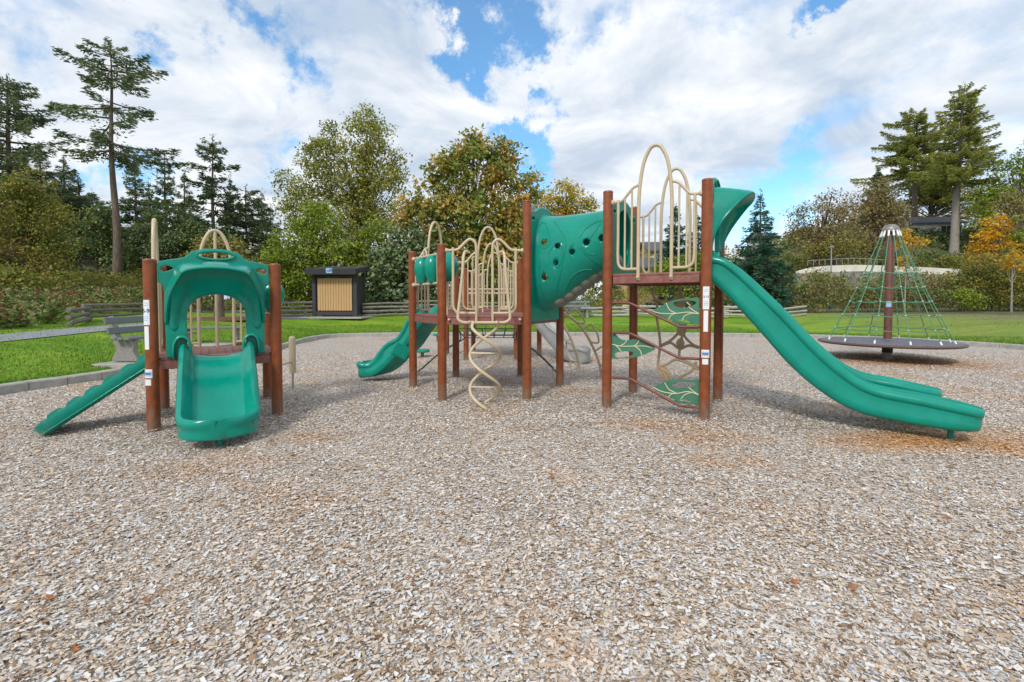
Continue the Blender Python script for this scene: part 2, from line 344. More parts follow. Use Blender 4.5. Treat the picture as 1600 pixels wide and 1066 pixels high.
def chip_mat(name, kind):
    m = bpy.data.materials.new(name); m.use_nodes = True; t = m.node_tree; b = t.nodes['Principled BSDF']; b.inputs['Roughness'].default_value = .85; b.inputs['Specular IOR Level'].default_value = .25
    g = t.nodes.new('ShaderNodeNewGeometry')
    if kind == 'chip':
        a = t.nodes.new('ShaderNodeAttribute'); a.attribute_name = 'rnd'
        t.links.new(chip_color(t, a.outputs['Fac'], g.outputs['Position']), b.inputs['Base Color'])
    else:
        v = t.nodes.new('ShaderNodeTexVoronoi'); v.inputs['Scale'].default_value = 52; t.links.new(g.outputs['Position'], v.inputs['Vector'])
        n = t.nodes.new('ShaderNodeTexNoise'); n.inputs['Scale'].default_value = 14; n.inputs['Detail'].default_value = 3; t.links.new(g.outputs['Position'], n.inputs['Vector'])
        vm_ = t.nodes.new('ShaderNodeVectorMath'); vm_.operation = 'MULTIPLY_ADD'; t.links.new(n.outputs['Color'], vm_.inputs[0]); vm_.inputs[1].default_value = (.08, .08, .08); t.links.new(g.outputs['Position'], vm_.inputs[2]); t.links.new(vm_.outputs[0], v.inputs['Vector'])
        sp = t.nodes.new('ShaderNodeSeparateColor'); t.links.new(v.outputs['Color'], sp.inputs[0])
        c = chip_color(t, sp.outputs[0], g.outputs['Position'])
        rr = t.nodes.new('ShaderNodeMapRange'); t.links.new(v.outputs['Distance'], rr.inputs[0]); rr.inputs[1].default_value = .35; rr.inputs[2].default_value = .8; rr.inputs[3].default_value = 1; rr.inputs[4].default_value = .6
        mm = t.nodes.new('ShaderNodeVectorMath'); mm.operation = 'SCALE'; t.links.new(c, mm.inputs[0]); t.links.new(rr.outputs[0], mm.inputs['Scale'])
        t.links.new(mm.outputs[0], b.inputs['Base Color'])
        bp = t.nodes.new('ShaderNodeBump'); bp.invert = True; bp.inputs['Strength'].default_value = .8; bp.inputs['Distance'].default_value = .02; t.links.new(v.outputs['Distance'], bp.inputs['Height']); t.links.new(bp.outputs[0], b.inputs['Normal'])
    return m
CHIP, BED = chip_mat('wood_chip', 'chip'), chip_mat('wood_chip_bed', 'bed')
def lawn_mat():
    m = bpy.data.materials.new('lawn_grass'); m.use_nodes = True; t = m.node_tree; b = t.nodes['Principled BSDF']; b.inputs['Roughness'].default_value = .8; b.inputs['Specular IOR Level'].default_value = .2
    g = t.nodes.new('ShaderNodeNewGeometry')
    def nz(s, d, sc=(1, 1, 1)):
        mp = t.nodes.new('ShaderNodeMapping'); mp.inputs['Scale'].default_value = sc; t.links.new(g.outputs['Position'], mp.inputs[0])
        n = t.nodes.new('ShaderNodeTexNoise'); n.inputs['Scale'].default_value = s; n.inputs['Detail'].default_value = d; n.inputs['Roughness'].default_value = .7; t.links.new(mp.outputs[0], n.inputs['Vector']); return n.outputs['Fac']
    a = nz(.9, 6, (.5, 1.4, 1)); f = nz(38, 4)
    mix = t.nodes.new('ShaderNodeMath'); mix.operation = 'MULTIPLY_ADD'; t.links.new(f, mix.inputs[0]); mix.inputs[1].default_value = .55; 
    h = t.nodes.new('ShaderNodeMath'); h.operation = 'MULTIPLY'; t.links.new(a, h.inputs[0]); h.inputs[1].default_value = .55; t.links.new(h.outputs[0], mix.inputs[2])
    r = t.nodes.new('ShaderNodeValToRGB'); t.links.new(mix.outputs[0], r.inputs[0]); cr_ = r.color_ramp
    st = [(.36, (.04, .11, .010)), (.47, (.10, .22, .012)), (.57, (.18, .32, .018)), (.68, (.34, .38, .05))]
    while len(cr_.elements) < 4: cr_.elements.new(.5)
    for el, (p, c) in zip(cr_.elements, st): el.position = p; el.color = (*c, 1)
    # drier, browner turf on the right
    sx_ = t.nodes.new('ShaderNodeSeparateXYZ'); t.links.new(g.outputs['Position'], sx_.inputs[0])
    mr = t.nodes.new('ShaderNodeMapRange'); t.links.new(sx_.outputs[0], mr.inputs[0]); mr.inputs[1].default_value = 11; mr.inputs[2].default_value = 24
    n3 = nz(.35, 4); mm = t.nodes.new('ShaderNodeMath'); mm.operation = 'MULTIPLY'; t.links.new(mr.outputs[0], mm.inputs[0]); t.links.new(n3, mm.inputs[1]); m2 = t.nodes.new('ShaderNodeMath'); m2.operation = 'MULTIPLY'; m2.use_clamp = True; t.links.new(mm.outputs[0], m2.inputs[0]); m2.inputs[1].default_value = 1.7
    mx_ = t.nodes.new('ShaderNodeMix'); mx_.data_type = 'RGBA'; t.links.new(m2.outputs[0], mx_.inputs[0]); t.links.new(r.outputs[0], mx_.inputs[6]); mx_.inputs[7].default_value = (.20, .17, .085, 1)
    t.links.new(mx_.outputs[2], b.inputs['Base Color'])
    bp = t.nodes.new('ShaderNodeBump'); bp.inputs['Strength'].default_value = .7; bp.inputs['Distance'].default_value = .03; t.links.new(f, bp.inputs['Height']); t.links.new(bp.outputs[0], b.inputs['Normal'])
    return m
LAWN = lawn_mat()
FLOOR = mat('forest_floor', (.07, .065, .025), .95, var=.5, vscale=1.5, bump=.8, bscale=20, col2=(.13, .15, .045))
def radial(name, rows, m, zf, fracs=False):
    nA = len(_ba); co = []; fl = []
    for r_ in rows:
        for a, rr in _ba:
            q = rr * r_ if fracs else rr + r_
            x, y = BC.x + math.cos(a) * q, BC.y + math.sin(a) * q
            co.append((x, y, 0))
    co = np.array(co); co[:, 2] = zf(co[:, 0], co[:, 1])
    for i in range(len(rows) - 1):
        for j in range(nA):
            k = (j + 1) % nA; fl += [i * nA + j, (i * nA + k), (i + 1) * nA + k, (i + 1) * nA + j]
    # orient faces upwards
    fl = np.array(fl).reshape(-1, 4)[:, ::-1]
    o = npmesh(name, co, fl.ravel(), [4] * len(fl), m)
    import bmesh
    b = bmesh.new(); b.from_mesh(o.data); bmesh.ops.recalc_face_normals(b, faces=b.faces)
    if b.faces and sum(f_.normal.z for f_ in b.faces) < 0: bmesh.ops.reverse_faces(b, faces=b.faces)
    b.to_mesh(o.data); b.free(); return struct(o)
radial('playground_bed', [0.002] + [i / 46 for i in range(1, 47)], BED, bed, fracs=True)
radial('lawn', [.04, .2, .5, .9, 1.4, 2, 2.7, 3.5, 4.5, 5.5, 6.5, 7.5, 8.5, 10, 11.5, 13], LAWN, terr)
radial('forest_floor', [13, 14.5, 16, 18, 20, 23, 26, 30, 34, 38, 43, 48, 54, 60, 68, 78, 90, 110, 140, 200, 400, 1200], FLOOR, terr)
# concrete kerb, cast in lengths
kerb = struct(bpy.data.objects.new('curb', None)); COL.objects.link(kerb)
nb = len(BPTS); step = 6
for i in range(0, nb, step):
    P = [BPTS[(i + j) % nb] for j in range(step + 1)]
    rings = []
    for k, p in enumerate(P):
        t_ = (P[min(k + 1, step)] - P[max(k - 1, 0)]).normalized(); q = p + t_ * (.006 if k == 0 else -.006 if k == step else 0); nrm = Vector((t_.y, -t_.x)); 
        if (q + nrm - BC).length < (q - BC).length: nrm = -nrm
        prof = [(-.005, -.15), (-.005, .125), (.012, .142), (.155, .146), (.168, .135), (.168, -.15)]
        rings.append([Vector((q.x + nrm.x * a, q.y + nrm.y * a, z + .004 * math.sin(i * 2.1))) for a, z in prof])
    MB().loft(rings).build('curb_segment', CONC, kerb)

# ---------------------------------------------------------------- loose wood chips
def make_chips(posts=()):
    rng = np.random.default_rng(3)
    def area(n, y0, y1, p=1.0):
        u = rng.random(n); y = (y0 ** (2 - p) + u * (y1 ** (2 - p) - y0 ** (2 - p))) ** (1 / (2 - p)) if p != 2 else y0 * (y1 / y0) ** u
        x = (rng.random(n) * 2 - 1) * (y * 1.16 + .5); return x, y
    co = []; fc = []; rnd = []; base = 0
    # boxy chips, near
    x, y = area(150000, 1.15, 5.6, .85); n = len(x)
    L = np.clip(.0150 * np.exp(rng.normal(0, .48, n)), .005, .050); W = np.clip(L * rng.uniform(.16, .38, n), .0018, .0075) + (rng.random(n) < .05) * .006; T = rng.uniform(.0012, .0035, n)
    ya = rng.normal(.35, 1.0, n); pt = rng.normal(0, .16, n); rl = rng.normal(0, .35, n)
    z = bed(x, y) + rng.random(n) ** 1.5 * .012 + .002
    def frame(ya, pt, rl):
        cy, sy, cp, sp, cr_, sr = np.cos(ya), np.sin(ya), np.cos(pt), np.sin(pt), np.cos(rl), np.sin(rl)
        ex = np.stack([cy * cp, sy * cp, sp], 1); ey0 = np.stack([-sy, cy, 0 * sy], 1); ez0 = np.cross(ex, ey0)
        return ex, ey0 * cr_[:, None] + ez0 * sr[:, None], -ey0 * sr[:, None] + ez0 * cr_[:, None]
    ex, ey, ez = frame(ya, pt, rl); c = np.stack([x, y, z], 1)
    V = np.zeros((n, 8, 3)); k = 0
    for sz in (-1, 1):
        for a, b in ((-1, -1), (1, -1), (1, 1), (-1, 1)):
            jl = rng.uniform(.7, 1.1, n); jw = rng.uniform(.45, 1.1, n)
            V[:, k] = c + ex * (a * L / 2 * jl)[:, None] + ey * (b * W * jw)[:, None] + ez * (sz * T / 2)[:, None]; k += 1
    q = np.array([[4, 5, 6, 7], [0, 1, 5, 4], [1, 2, 6, 5], [2, 3, 7, 6], [3, 0, 4, 7]])
    co.append(V.reshape(-1, 3)); fc.append((q[None] + (np.arange(n) * 8)[:, None, None]).reshape(-1, 4)); base += n * 8
    rnd.append(np.repeat(rng.random(n), 8))
    # chips kicked up round the feet of the posts, and long dark splinters
    px_, py_ = [], []
    for q in posts:
        a = rng.random(150) * 6.283; rr = PR + .004 + rng.random(150) ** 1.5 * .11; px_.append(q[0] + np.cos(a) * rr); py_.append(q[1] + np.sin(a) * rr)
    nP = len(posts) * 150; xs, ys = area(3500, 1.2, 8, .9); x = np.concatenate(px_ + [xs]) if posts else xs; y = np.concatenate(py_ + [ys]) if posts else ys; n = len(x)
    L = np.where(np.arange(n) < nP, rng.uniform(.012, .03, n), rng.uniform(.03, .065, n)); W = np.where(np.arange(n) < nP, rng.uniform(.004, .007, n), rng.uniform(.0025, .006, n)); ya = rng.random(n) * 6.3; pt = rng.normal(0, .3, n); rl = rng.normal(0, .4, n)
    ex, ey, ez = frame(ya, pt, rl); c = np.stack([x, y, bed(x, y) + .012 + np.where(np.arange(n) < nP, rng.random(n) * .022, rng.random(n) * .006)], 1)
    V = np.stack([c - ex * L[:, None] / 2, c + ey * W[:, None], c + ex * L[:, None] / 2, c - ey * W[:, None]], 1)
    co.append(V.reshape(-1, 3)); fc.append(np.arange(n * 4).reshape(-1, 4) + base); rnd.append(np.repeat(np.where(np.arange(n) < nP, rng.random(n), rng.random(n) ** 2 * .4), 4)); base += n * 4
    # thin slivers, farther
    x, y = area(150000, 5.2, 13, 1.35); 
    ok = (np.hypot(x - BC.x, y - BC.y) < rb(np.arctan2(y - BC.y, x - BC.x)) - .1); x, y = x[ok], y[ok]; n = len(x)
    L = rng.uniform(.018, .045, n); W = rng.uniform(.005, .010, n); ya = rng.normal(.2, .9, n); pt = rng.normal(0, .25, n); rl = rng.normal(0, .55, n)
    ex, ey, ez = frame(ya, pt, rl); c = np.stack([x, y, bed(x, y) + .006 + rng.random(n) * .012], 1)
    V = np.stack([c - ex * L[:, None] / 2, c + ey * W[:, None], c + ex * L[:, None] / 2, c - ey * W[:, None]], 1)
    co.append(V.reshape(-1, 3)); fc.append(np.arange(n * 4).reshape(-1, 4) + base); rnd.append(np.repeat(rng.random(n), 4))
    F_ = np.concatenate(fc); o = npmesh('wood_chips', np.concatenate(co), F_.ravel(), np.full(len(F_), 4), CHIP, smooth_=False, attrs={'rnd': np.concatenate(rnd)})
    o['kind'] = 'stuff'; o['label'] = 'loose grey and tan wood chips covering the whole playground bed'; o['category'] = 'wood chips'
# ================================================================= play equipment
PR = .0635
def post(par, p, top, bolts=()):
    x, y = p
    o = MB().lathe((x, y, 0), [(PR, -.25), (PR, top - .02), (PR + .002, top - .018), (PR + .002, top - .004), (PR * .92, top + .006), (PR * .5, top + .012), (.002, top + .014)], 24).build('post', POST, par)
    return o
def rot(c, a, x, y): return (c[0] + x * math.cos(a) - y * math.sin(a), c[1] + x * math.sin(a) + y * math.cos(a))
def knob(mb, p, r=.036): mb.ball(p, r, 8)
def guard(par, pl, zd, inner=0.0, center_bar=False, name='arch_guard'):
    """pipe guard with a tall pointed arch, from post to post"""
    W = pl.L / 2 - PR; mb = MB(); w_ = lambda a, h: pl.w(a, zd + h, -inner)
    arch = [(-.205, -.09), (-.205, .5), (-.205, .85), (-.19, 1.12), (-.15, 1.37), (-.09, 1.52), (-.035, 1.58), (.035, 1.58), (.09, 1.52), (.15, 1.37), (.19, 1.12), (.205, .85), (.205, .5), (.205, -.09)]
    mb.tube(catmull([w_(a, h) for a, h in arch], 5), .0225, 10)
    for s in (-1, 1):
        top = [(s * W, .93), (s * (W - .06), .93), (s * (W - .13), .945), (s * .345, 1.02), (s * .28, 1.09), (s * .215, 1.115)]
        mb.tube(catmull([w_(a, h) for a, h in top], 4), .0185, 8)
        lo = [(s * (W - .075), .935), (s * (W - .075), .5), (s * (W - .075), .19), (s * (W - .095), .10), (s * (W - .15), .06), (s * .30, .055), (s * .21, .055)]
        mb.tube(catmull([w_(a, h) for a, h in lo], 4), .0185, 8); knob(mb, w_(s * W, .93)); 
        mb.ball(pl.w(s * .205, zd - .055, -inner + .03), .02, 6)
    o = mb.build(name, CREAM, par)
    for s in (-1, 1):
        for a, t in ((W - .165, .965), (W - .255, 1.055)):
            MB().tube([w_(s * a, .06), w_(s * a, t)], .013, 8).build('bar', CREAM, o)
    if center_bar: MB().tube([w_(0, -.05), w_(0, 1.57)], .02, 8).build('bar', CREAM, o)
    return o
def deck(par, pts, zd, slots=None):
    c = sum((Vector((x, y)) for x, y in pts), Vector((0, 0))) / len(pts)
    q = []; n = len(pts)
    for x, y in pts:                       # edges run post face to post face, corners clipped round the posts
        q.append(Vector((x, y)))
    lp = []
    for i in range(n):
        a, b = q[i], q[(i + 1) % n]; e = (b - a).normalized(); lp += [a + e * (PR + .012), b - e * (PR + .012)]
    loops = [[(p.x, p.y) for p in lp]] + (slots or [])
    v, f = poly_plate(loops, .03, .004); o = MB().add([(a, b, zd - .015 + z) for a, b, z in v], f).build('deck', DECK, par)
    for i in range(n):
        a, b = lp[2 * i], lp[2 * i + 1]; m_ = (a + b) / 2; e = (b - a); nrm = Vector((e.y, -e.x)).normalized()
        if (m_ + nrm - c).length < (m_ - c).length: nrm = -nrm
        ang = math.atan2(e.y, e.x); mm = m_ - nrm * .022
        MB().box((mm.x, mm.y, zd - .082), (e.length, .04, .10), ang, bev=.006).build('deck_skirt', DECK, o)
        sb = MB()
        for s in (-.42, .42): sb.ball((m_.x + e.x * s * .9, m_.y + e.y * s * .9, zd - .085), .008, 5)
    return o
SQ = .61
# ---- left tower -------------------------------------------------
LC, LA, LZ = (-3.74, 5.975), .5624, .80
lp4 = [rot(LC, LA, x, y) for x, y in ((-SQ, -SQ), (SQ, -SQ), (SQ, SQ), (-SQ, SQ))]   # FL FR BR BL
tw = thing('toddler_play_tower', 'small low green and brown play tower with a short wide slide and a hooded arch', 'play structure', (LC[0], LC[1], 0))
for p in lp4: post(tw, p, 1.87)
slots = []
for r_ in range(7):
    for k in range(9):
        c = rot(LC, LA, -.34 + k * .085, -.47 + r_ * .12); slots.append([(c[0] + math.cos(LA) * a - math.sin(LA) * b, c[1] + math.sin(LA) * a + math.cos(LA) * b) for a, b in ell(0, 0, .012, .028, 8)])
deck(tw, lp4, LZ, slots)
Pf, Pr, Pb, Pl = Plane(lp4[0], lp4[1]), Plane(lp4[1], lp4[2]), Plane(lp4[2], lp4[3]), Plane(lp4[3], lp4[0])
for P_ in (Pf, Pr, Pb, Pl):
    if (P_.c + P_.n - Vector((*LC, 0))).length < (P_.c - Vector((*LC, 0))).length: P_.n = -P_.n
guard(tw, Pb, LZ, center_bar=True); guard(tw, Pl, LZ)

def interp(keys, n, y0=None):
    """mirror half keys (bottom -> top centre) into a full arch and smooth it"""
    full = keys + [(-a, d, h) for a, d, h in keys[-2::-1]]
    return catmull(full, n)
def hood(par, pl, zd, mirror=False):
    """moulded slide hood: arched panel, projecting visor with pointed brow, sleeves over the slide rims"""
    W = pl.L / 2 - PR - .004
    half = [(-.085 + -.40, .0), (-.485, .30), (-.490, .72), (-.50, .80), (-W, .83), (-W, 1.03), (-W + .02, 1.06), (-.42, 1.085), (-.33, 1.10), (-.29, 1.12), (-.23, 1.18), (-.12, 1.215), (0, 1.225)]
    outl = half + [(-a, h) for a, h in half[-2::-1]]
    open_ = [(-.29, .0), (-.29, .40)] + [(-.29 * math.cos(math.pi * i / 18) * (1.0), .42 + .28 * math.sin(math.pi * i / 18) ** .8) for i in range(1, 18)] + [(.29, .40), (.29, .0)]
    body = outl + [p for p in open_[::-1]]
    holes = [ell(0, 1.145, .165, .034, 24)] + [[(s * x, y) for x, y in catmull2([(W - .14, .985), (W - .09, 1.012), (W - .045, 1.0), (W - .03, .975), (W - .045, .945), (W - .09, .955)])] for s in (-1, 1)]
    body = [(a, zd + h) for a, h in body]; holes = [[(a, zd + h) for a, h in l_] for l_ in holes]
    mb = MB(); pl.plate(mb, [body] + holes, .06, .0, .012)
    o = mb.build('hood_panel', GREEN, par)
    Fk = [(-.475, .035, .38), (-.465, .10, .54), (-.43, .20, .70), (-.345, .34, .87), (-.285, .42, .945), (-.15, .45, .98), (0, .455, .99)]
    Pk = [(-.487, .028, .36), (-.487, .028, .54), (-.475, .028, .74), (-.41, .028, .92), (-.345, .028, 1.03), (-.17, .028, 1.065), (0, .028, 1.075)]
    Ok = [(-.292, .026, .34), (-.292, .026, .46), (-.27, .026, .56), (-.21, .026, .645), (-.14, .026, .68), (-.07, .026, .70), (0, .026, .705)]
    n = 5; Fc, Pc, Oc = interp(Fk, n), interp(Pk, n), interp(Ok, n)
    rows = []
    for i in range(len(Fc)):
        f_, p_, o_ = Fc[i], Pc[i], Oc[i]; dirin = (o_ - f_).normalized()
        pts = [p_, p_.lerp(f_, .35) + Vector((0, 0, .010)), p_.lerp(f_, .75) + Vector((0, .01, .006)), f_ + Vector((0, -.01, .004)), f_ + Vector((0, .004, -.014)), f_ + dirin * .03 + Vector((0, -.03, -.002)), Vector((f_.x * .93, f_.y * .62 + .01, f_.z - .045)), Vector((f_.x * .85, f_.y * .40 + .02, f_.z - .085)), f_.lerp(o_, .72) + Vector((0, -.06 * min(1, f_.y * 4), .01)), o_]
        rows.append([pl.w(q.x, zd + q.z, q.y) for q in catmull(pts, 3)])
    # closed shell: give the sheet its wall thickness
    mb = MB(); mb.loft(rows, closed=False, caps=False); v = MB().build
    vis = mb.build('hood_visor', GREEN, o, recalc=False)
    sd = vis.modifiers.new('t', 'SOLIDIFY'); sd.thickness = .012; sd.offset = 0
    ring = MB().tube([pl.w(a, zd + h, .034) for a, h in ell(0, 1.145, .182, .050, 28)], .016, 8, closed=True); ring.build('brow_ring', GREEN, o)
    for s in (-1, 1):
        mbs = MB(); arc = []
        for i in range(9):
            a = math.pi * i / 8; arc.append((s * (.335 + .085 * math.cos(a)), .10 + .14 * math.sin(a)))
        arc = [(s * .42, -.02)] + arc + [(s * .25, -.02)]
        rings = [[pl.w(x, zd + h, d) for x, h in arc] for d in (.02, .06, .10)]
        rings.append([pl.w(s * .335 + (x - s * .335) * .86, zd + .1 + (h - .1) * .86, .115) for x, h in arc])
        mbs.loft(rings, closed=False, caps=False); k = mbs.build('rim_sleeve', GREEN, o, recalc=False); sd = k.modifiers.new('t', 'SOLIDIFY'); sd.thickness = .014; sd.offset = 0
    return o
def catmull2(P, k=4): return [(q.x, q.y) for q in catmull([(x, y, 0) for x, y in P], k, closed=True)]
hood(tw, Pf, LZ)

def chute(par, pl, prof, hw, rim, name='slide', off=0.0, end_round=.28, foot=None, thick=.09, rimw=.05, curve=0.0, matn=GREEN, kmin=.15):
    """moulded slide: prof = [(distance out, height of bed)], U section with rolled rims, rounded lip at the end"""
    P = catmull([(d, 0, h) for d, h in prof], 7); rings = []; tot = P[-1].x; xs_ = [p.x for p in P]
    def onp(x):
        j = max(0, min(len(P) - 2, sum(1 for q in xs_ if q <= x) - 1)); return P[j].lerp(P[j + 1], (x - xs_[j]) / max(1e-6, xs_[j + 1] - xs_[j]))
    P = [p for p in P if p.x < tot - end_round] + [onp(tot - end_round + end_round * math.sin(math.pi / 2 * q / 12)) for q in range(13)]
    for i, p in enumerate(P):
        t = (P[min(i + 1, len(P) - 1)] - P[max(i - 1, 0)]).normalized(); nx, nz_ = -t.z, t.x
        d_end = max(0, (p.x - (tot - end_round)) / end_round); k = max(kmin, (1 - d_end ** 2.3) ** (1 / 2.3)) if d_end < 1 else kmin
        r_ = rim(p.x / tot) if callable(rim) else rim
        wv = hw * k; lift = r_ * .97 * max(0, (d_end - .55) / .45) ** 2.5; rimw_ = rimw * (1 - .3 * d_end ** 2)
        inner = [(-wv + rimw * .4, r_), (-wv + rimw * 1.1, r_ * .72), (-wv + rimw * 1.5, r_ * .3), (-wv * .62, .022), (-wv * .3, .002)]
        inner = inner + [(0, 0)] + [(-a, b) for a, b in inner[::-1]]
        th_ = thick * (1 - .35 * d_end ** 2)
        outer = [(wv - rimw * .1, r_ + .018), (wv + rimw * .5, r_ + .006), (wv + rimw * .78, r_ - .03), (wv + rimw * .70, r_ - .058), (wv + rimw * .28, r_ - .075), (wv + rimw * .30, r_ * .25), (wv + rimw * .62, r_ * .05 - .012), (wv + rimw * .62, -th_ * .55), (wv + rimw * .1, -th_ * .92), (wv * .6, -th_)]
        outer = outer + [(-a, b) for a, b in outer[::-1]]
        ring = []
        for ring_i, (a, b) in enumerate(inner + outer):
            b2 = b + (max(0, lift - b) if d_end > 0 and b < r_ * .95 and b >= 0 and ring_i < len(inner) else 0)
            cshift = curve * (p.x / tot) ** 2
            ring.append(pl.w(off + a + cshift, p.z + nz_ * b2, p.x + nx * b2))
        rings.append(ring)
    mb = MB().loft(rings); o = mb.build(name, matn, par, sharp=50)
    if foot:
        for d, h in (foot if isinstance(foot, list) else [foot]): MB().tube([pl.w(off, -.15, d), pl.w(off, h, d)], .028, 12).build('support_leg', matn, o)
    return o
chute(tw, Pf, [(.0, LZ - .01), (.10, LZ - .03), (.22, LZ - .12), (.45, .545), (.70, .33), (.88, .20), (1.02, .145), (1.20, .135)], .322, .15, foot=(1.02, .10), thick=.05, rimw=.055, end_round=.36, kmin=.10)
# two coloured drums between rails on the right side
def drums(par, pl, zd, spots, r=.15):
    W = pl.L / 2 - PR; mb = MB()
    for h in (.89, .47):
        mb.tube([pl.w(-W, zd + h), pl.w(W, zd + h)], .019, 10); knob(mb, pl.w(-W + .01, zd + h)); knob(mb, pl.w(W - .01, zd + h))
    for s in (-1, 1): mb.tube([pl.w(s * (W - .09), zd + .47), pl.w(s * (W - .09), zd + .89)], .013, 8)
    mb.tube(catmull([pl.w(-.09, zd + .89), pl.w(-.08, zd + .97), pl.w(-.02, zd + .99), pl.w(.02, zd + .95), pl.w(.03, zd + .89)], 5), .013, 8)
    o = mb.build('drum_rail', CREAM, par)
    for a in spots:
        c = pl.w(a, zd + .68, 0); m_ = MB(); prof = [(.004, -.215), (.05, -.205), (r * .62, -.15), (r * .9, -.06), (r, .03), (r * .95, .10), (r * .72, .17), (r * .4, .205), (.004, .215)]
        m_.lathe(c, [(a_.x, a_.z) for a_ in catmull([(a, 0, b) for a, b in prof], 3)], 24); m_.build('spinning_drum', GREEN, o)
    return o
drums(tw, Pr, LZ, (-.2, .26), .15)
# the moulded climbing ramp on the left
def ramp():
    rings = []; n = 40; Lr = 1.02; sec = []
    zt = lambda t: LZ - .06 - t * (LZ - .02) / 1.0 * (1.0 if t < .86 else 1.0)
    for i in range(n + 1):
        t = i / n; d = .03 + t * Lr; h = LZ - .03 - (LZ - .06) * t; k = (t * 6.5) % 1.0; sc = .085 * math.sin(math.pi * k) ** .8 * (t < .95)
        flare = 1 if t < .93 else 1 - ((t - .93) / .07) ** 2 * .5
        hw = .26 * flare; und = .03
        ring = [(-hw, -.005), (-hw + .012, .045), (-hw + .055, .050), (-hw + .07, .0), (-hw + .085, .046), (-hw + .12, .048), (-hw + .135, -.005), (-hw + .15, sc), (hw - .15, sc), (hw - .135, -.005), (hw - .12, .048), (hw - .085, .046), (hw - .07, 0), (hw - .055, .050), (hw - .012, .045), (hw, -.005), (hw - .012, -.045), (hw + .0, -.055), (hw - .05, -.09), (-hw + .05, -.09), (-hw - .0, -.055), (-hw + .012, -.045)]
        s_, c_ = .57, .82
        rings.append([Pl.w(a, max(.005, h + b * c_), d + b * s_) for a, b in ring])
    return MB().loft(rings).build('climbing_ramp', GREEN, tw, sharp=60)
ramp()
# cream drum post reached from the deck
q = Vector((-3.56, 7.62, 0)); b0 = Vector((lp4[2][0], lp4[2][1], .44))
mb = MB().lathe((q.x, q.y, 0), [(.048, .26), (.052, .28), (.052, .80), (.046, .835), (.03, .853), (.003, .86)], 18); mb.build('talk_post', CREAM, tw)
MB().tube([(q.x, q.y, -.1), (q.x, q.y, .27)], .017, 8).build('post_stem', STEEL, tw); MB().tube([b0, Vector((q.x, q.y, .44))], .012, 8).build('tie_rod', STEEL, tw)

def plate_on_post(par, p, z0, z1, wdt, az, m, name='sticker', rr=PR + .0025, label=None):
    """thin printed plate wrapped round a post; az = facing direction"""
    half = wdt / 2 / rr; v = []; n = 8; f = []
    for r_ in (rr, rr - .002):
        for i in range(n + 1):
            a = az - half + 2 * half * i / n
            for z in (z0, z1): v.append((p[0] + math.cos(a) * r_, p[1] + math.sin(a) * r_, z))
    o_ = (n + 1) * 2
    for i in range(n): f += [(i * 2, i * 2 + 2, i * 2 + 3, i * 2 + 1), (o_ + i * 2, o_ + i * 2 + 1, o_ + i * 2 + 3, o_ + i * 2 + 2), (i * 2, o_ + i * 2, o_ + i * 2 + 2, i * 2 + 2), (i * 2 + 1, i * 2 + 3, o_ + i * 2 + 3, o_ + i * 2 + 1)]
    o = MB().add(v, f).build(name, m, par)
    if label: o['label'] = label
    return o
def words(par, s, p, z, size, az, m, rr=PR + .0042):
    cu = bpy.data.curves.new('lettering', 'FONT'); cu.body = s; cu.size = size; cu.align_x = 'CENTER'; cu.align_y = 'CENTER'; cu.extrude = .0004; cu.offset = size * .02
    t = bpy.data.objects.new('t', cu); COL.objects.link(t); me = bpy.data.meshes.new_from_object(t.evaluated_get(bpy.context.evaluated_depsgraph_get())); bpy.data.objects.remove(t)
    for v_ in me.vertices:
        a = az + v_.co.x / rr; v_.co = Vector((p[0] + math.cos(a) * (rr + v_.co.z), p[1] + math.sin(a) * (rr + v_.co.z), z + v_.co.y)) - origin_of(par)
    me.materials.append(m); o = bpy.data.objects.new('lettering', me); link(o, par); return o
def stickers(par, p, z, dz, az):
    a = plate_on_post(par, p, z - .135, z + .135, .075, az, WHITE, label='white age-range sticker with dark blue numerals')
    words(a, '5-9', p, z + .015, .058, az, BLUE) if dz < 0 else words(a, '5-12', p, z + .015, .034, az, BLUE)
    for i, hh in enumerate((.10, .078, -.045, -.065, -.085)):
        plate_on_post(a, p, z + hh - .004, z + hh + .004, .05 if i % 2 else .04, az, LBLUE, 'text_line', PR + .0035)
    plate_on_post(par, p, z - .40, z - .15, .052, az, WHITE, label='blank narrow white sticker')
    b = plate_on_post(par, p, z - .71, z - .615, .095, az, WHITE, label='white and blue maker sticker'); plate_on_post(b, p, z - .69, z - .64, .085, az, LBLUE, 'sticker_band', PR + .0035); plate_on_post(b, p, z - .672, z - .655, .065, az, BLUE, 'text_line', PR + .0045)
    plate_on_post(par, p, z - .79, z - .725, .07, az, WHITE, label='small white warning sticker')
def facing(p, shift): return math.atan2(-p[1], -p[0]) + shift
stickers(tw, lp4[0], 1.30, -1, facing(lp4[0], -.75))

# ---- big structure: hexagon deck, tunnel, tall square tower, second hexagon deck -------------------
HZ, TZ_ = 1.215, 1.78
HC = (-.42, 7.815); HA = .025; HR = 1.22
hx = [(HC[0] + HR * math.cos(HA + R(a)), HC[1] + HR * math.sin(HA + R(a))) for a in (180, 240, 300, 0, 60, 120)]   # W, SW, SE, E, NE, NW
RC, RA = (2.10, 6.476), -.5321
rp = [rot(RC, RA, x, y) for x, y in ((-SQ, -SQ), (SQ, -SQ), (SQ, SQ), (-SQ, SQ))]
H2 = (-.50, 12.43); h2 = [(H2[0] + HR * math.cos(R(a)), H2[1] + HR * math.sin(R(a))) for a in (180, 240, 300, 0, 60, 120)]
big = thing('large_play_structure', 'large brown posted climbing structure with green tube bridge, hexagonal decks and tall curved slide', 'play structure', (.8, 7.5, 0))
for i, p in enumerate(hx): post(big, p, 2.85 if i in (2, 3) else 2.23)
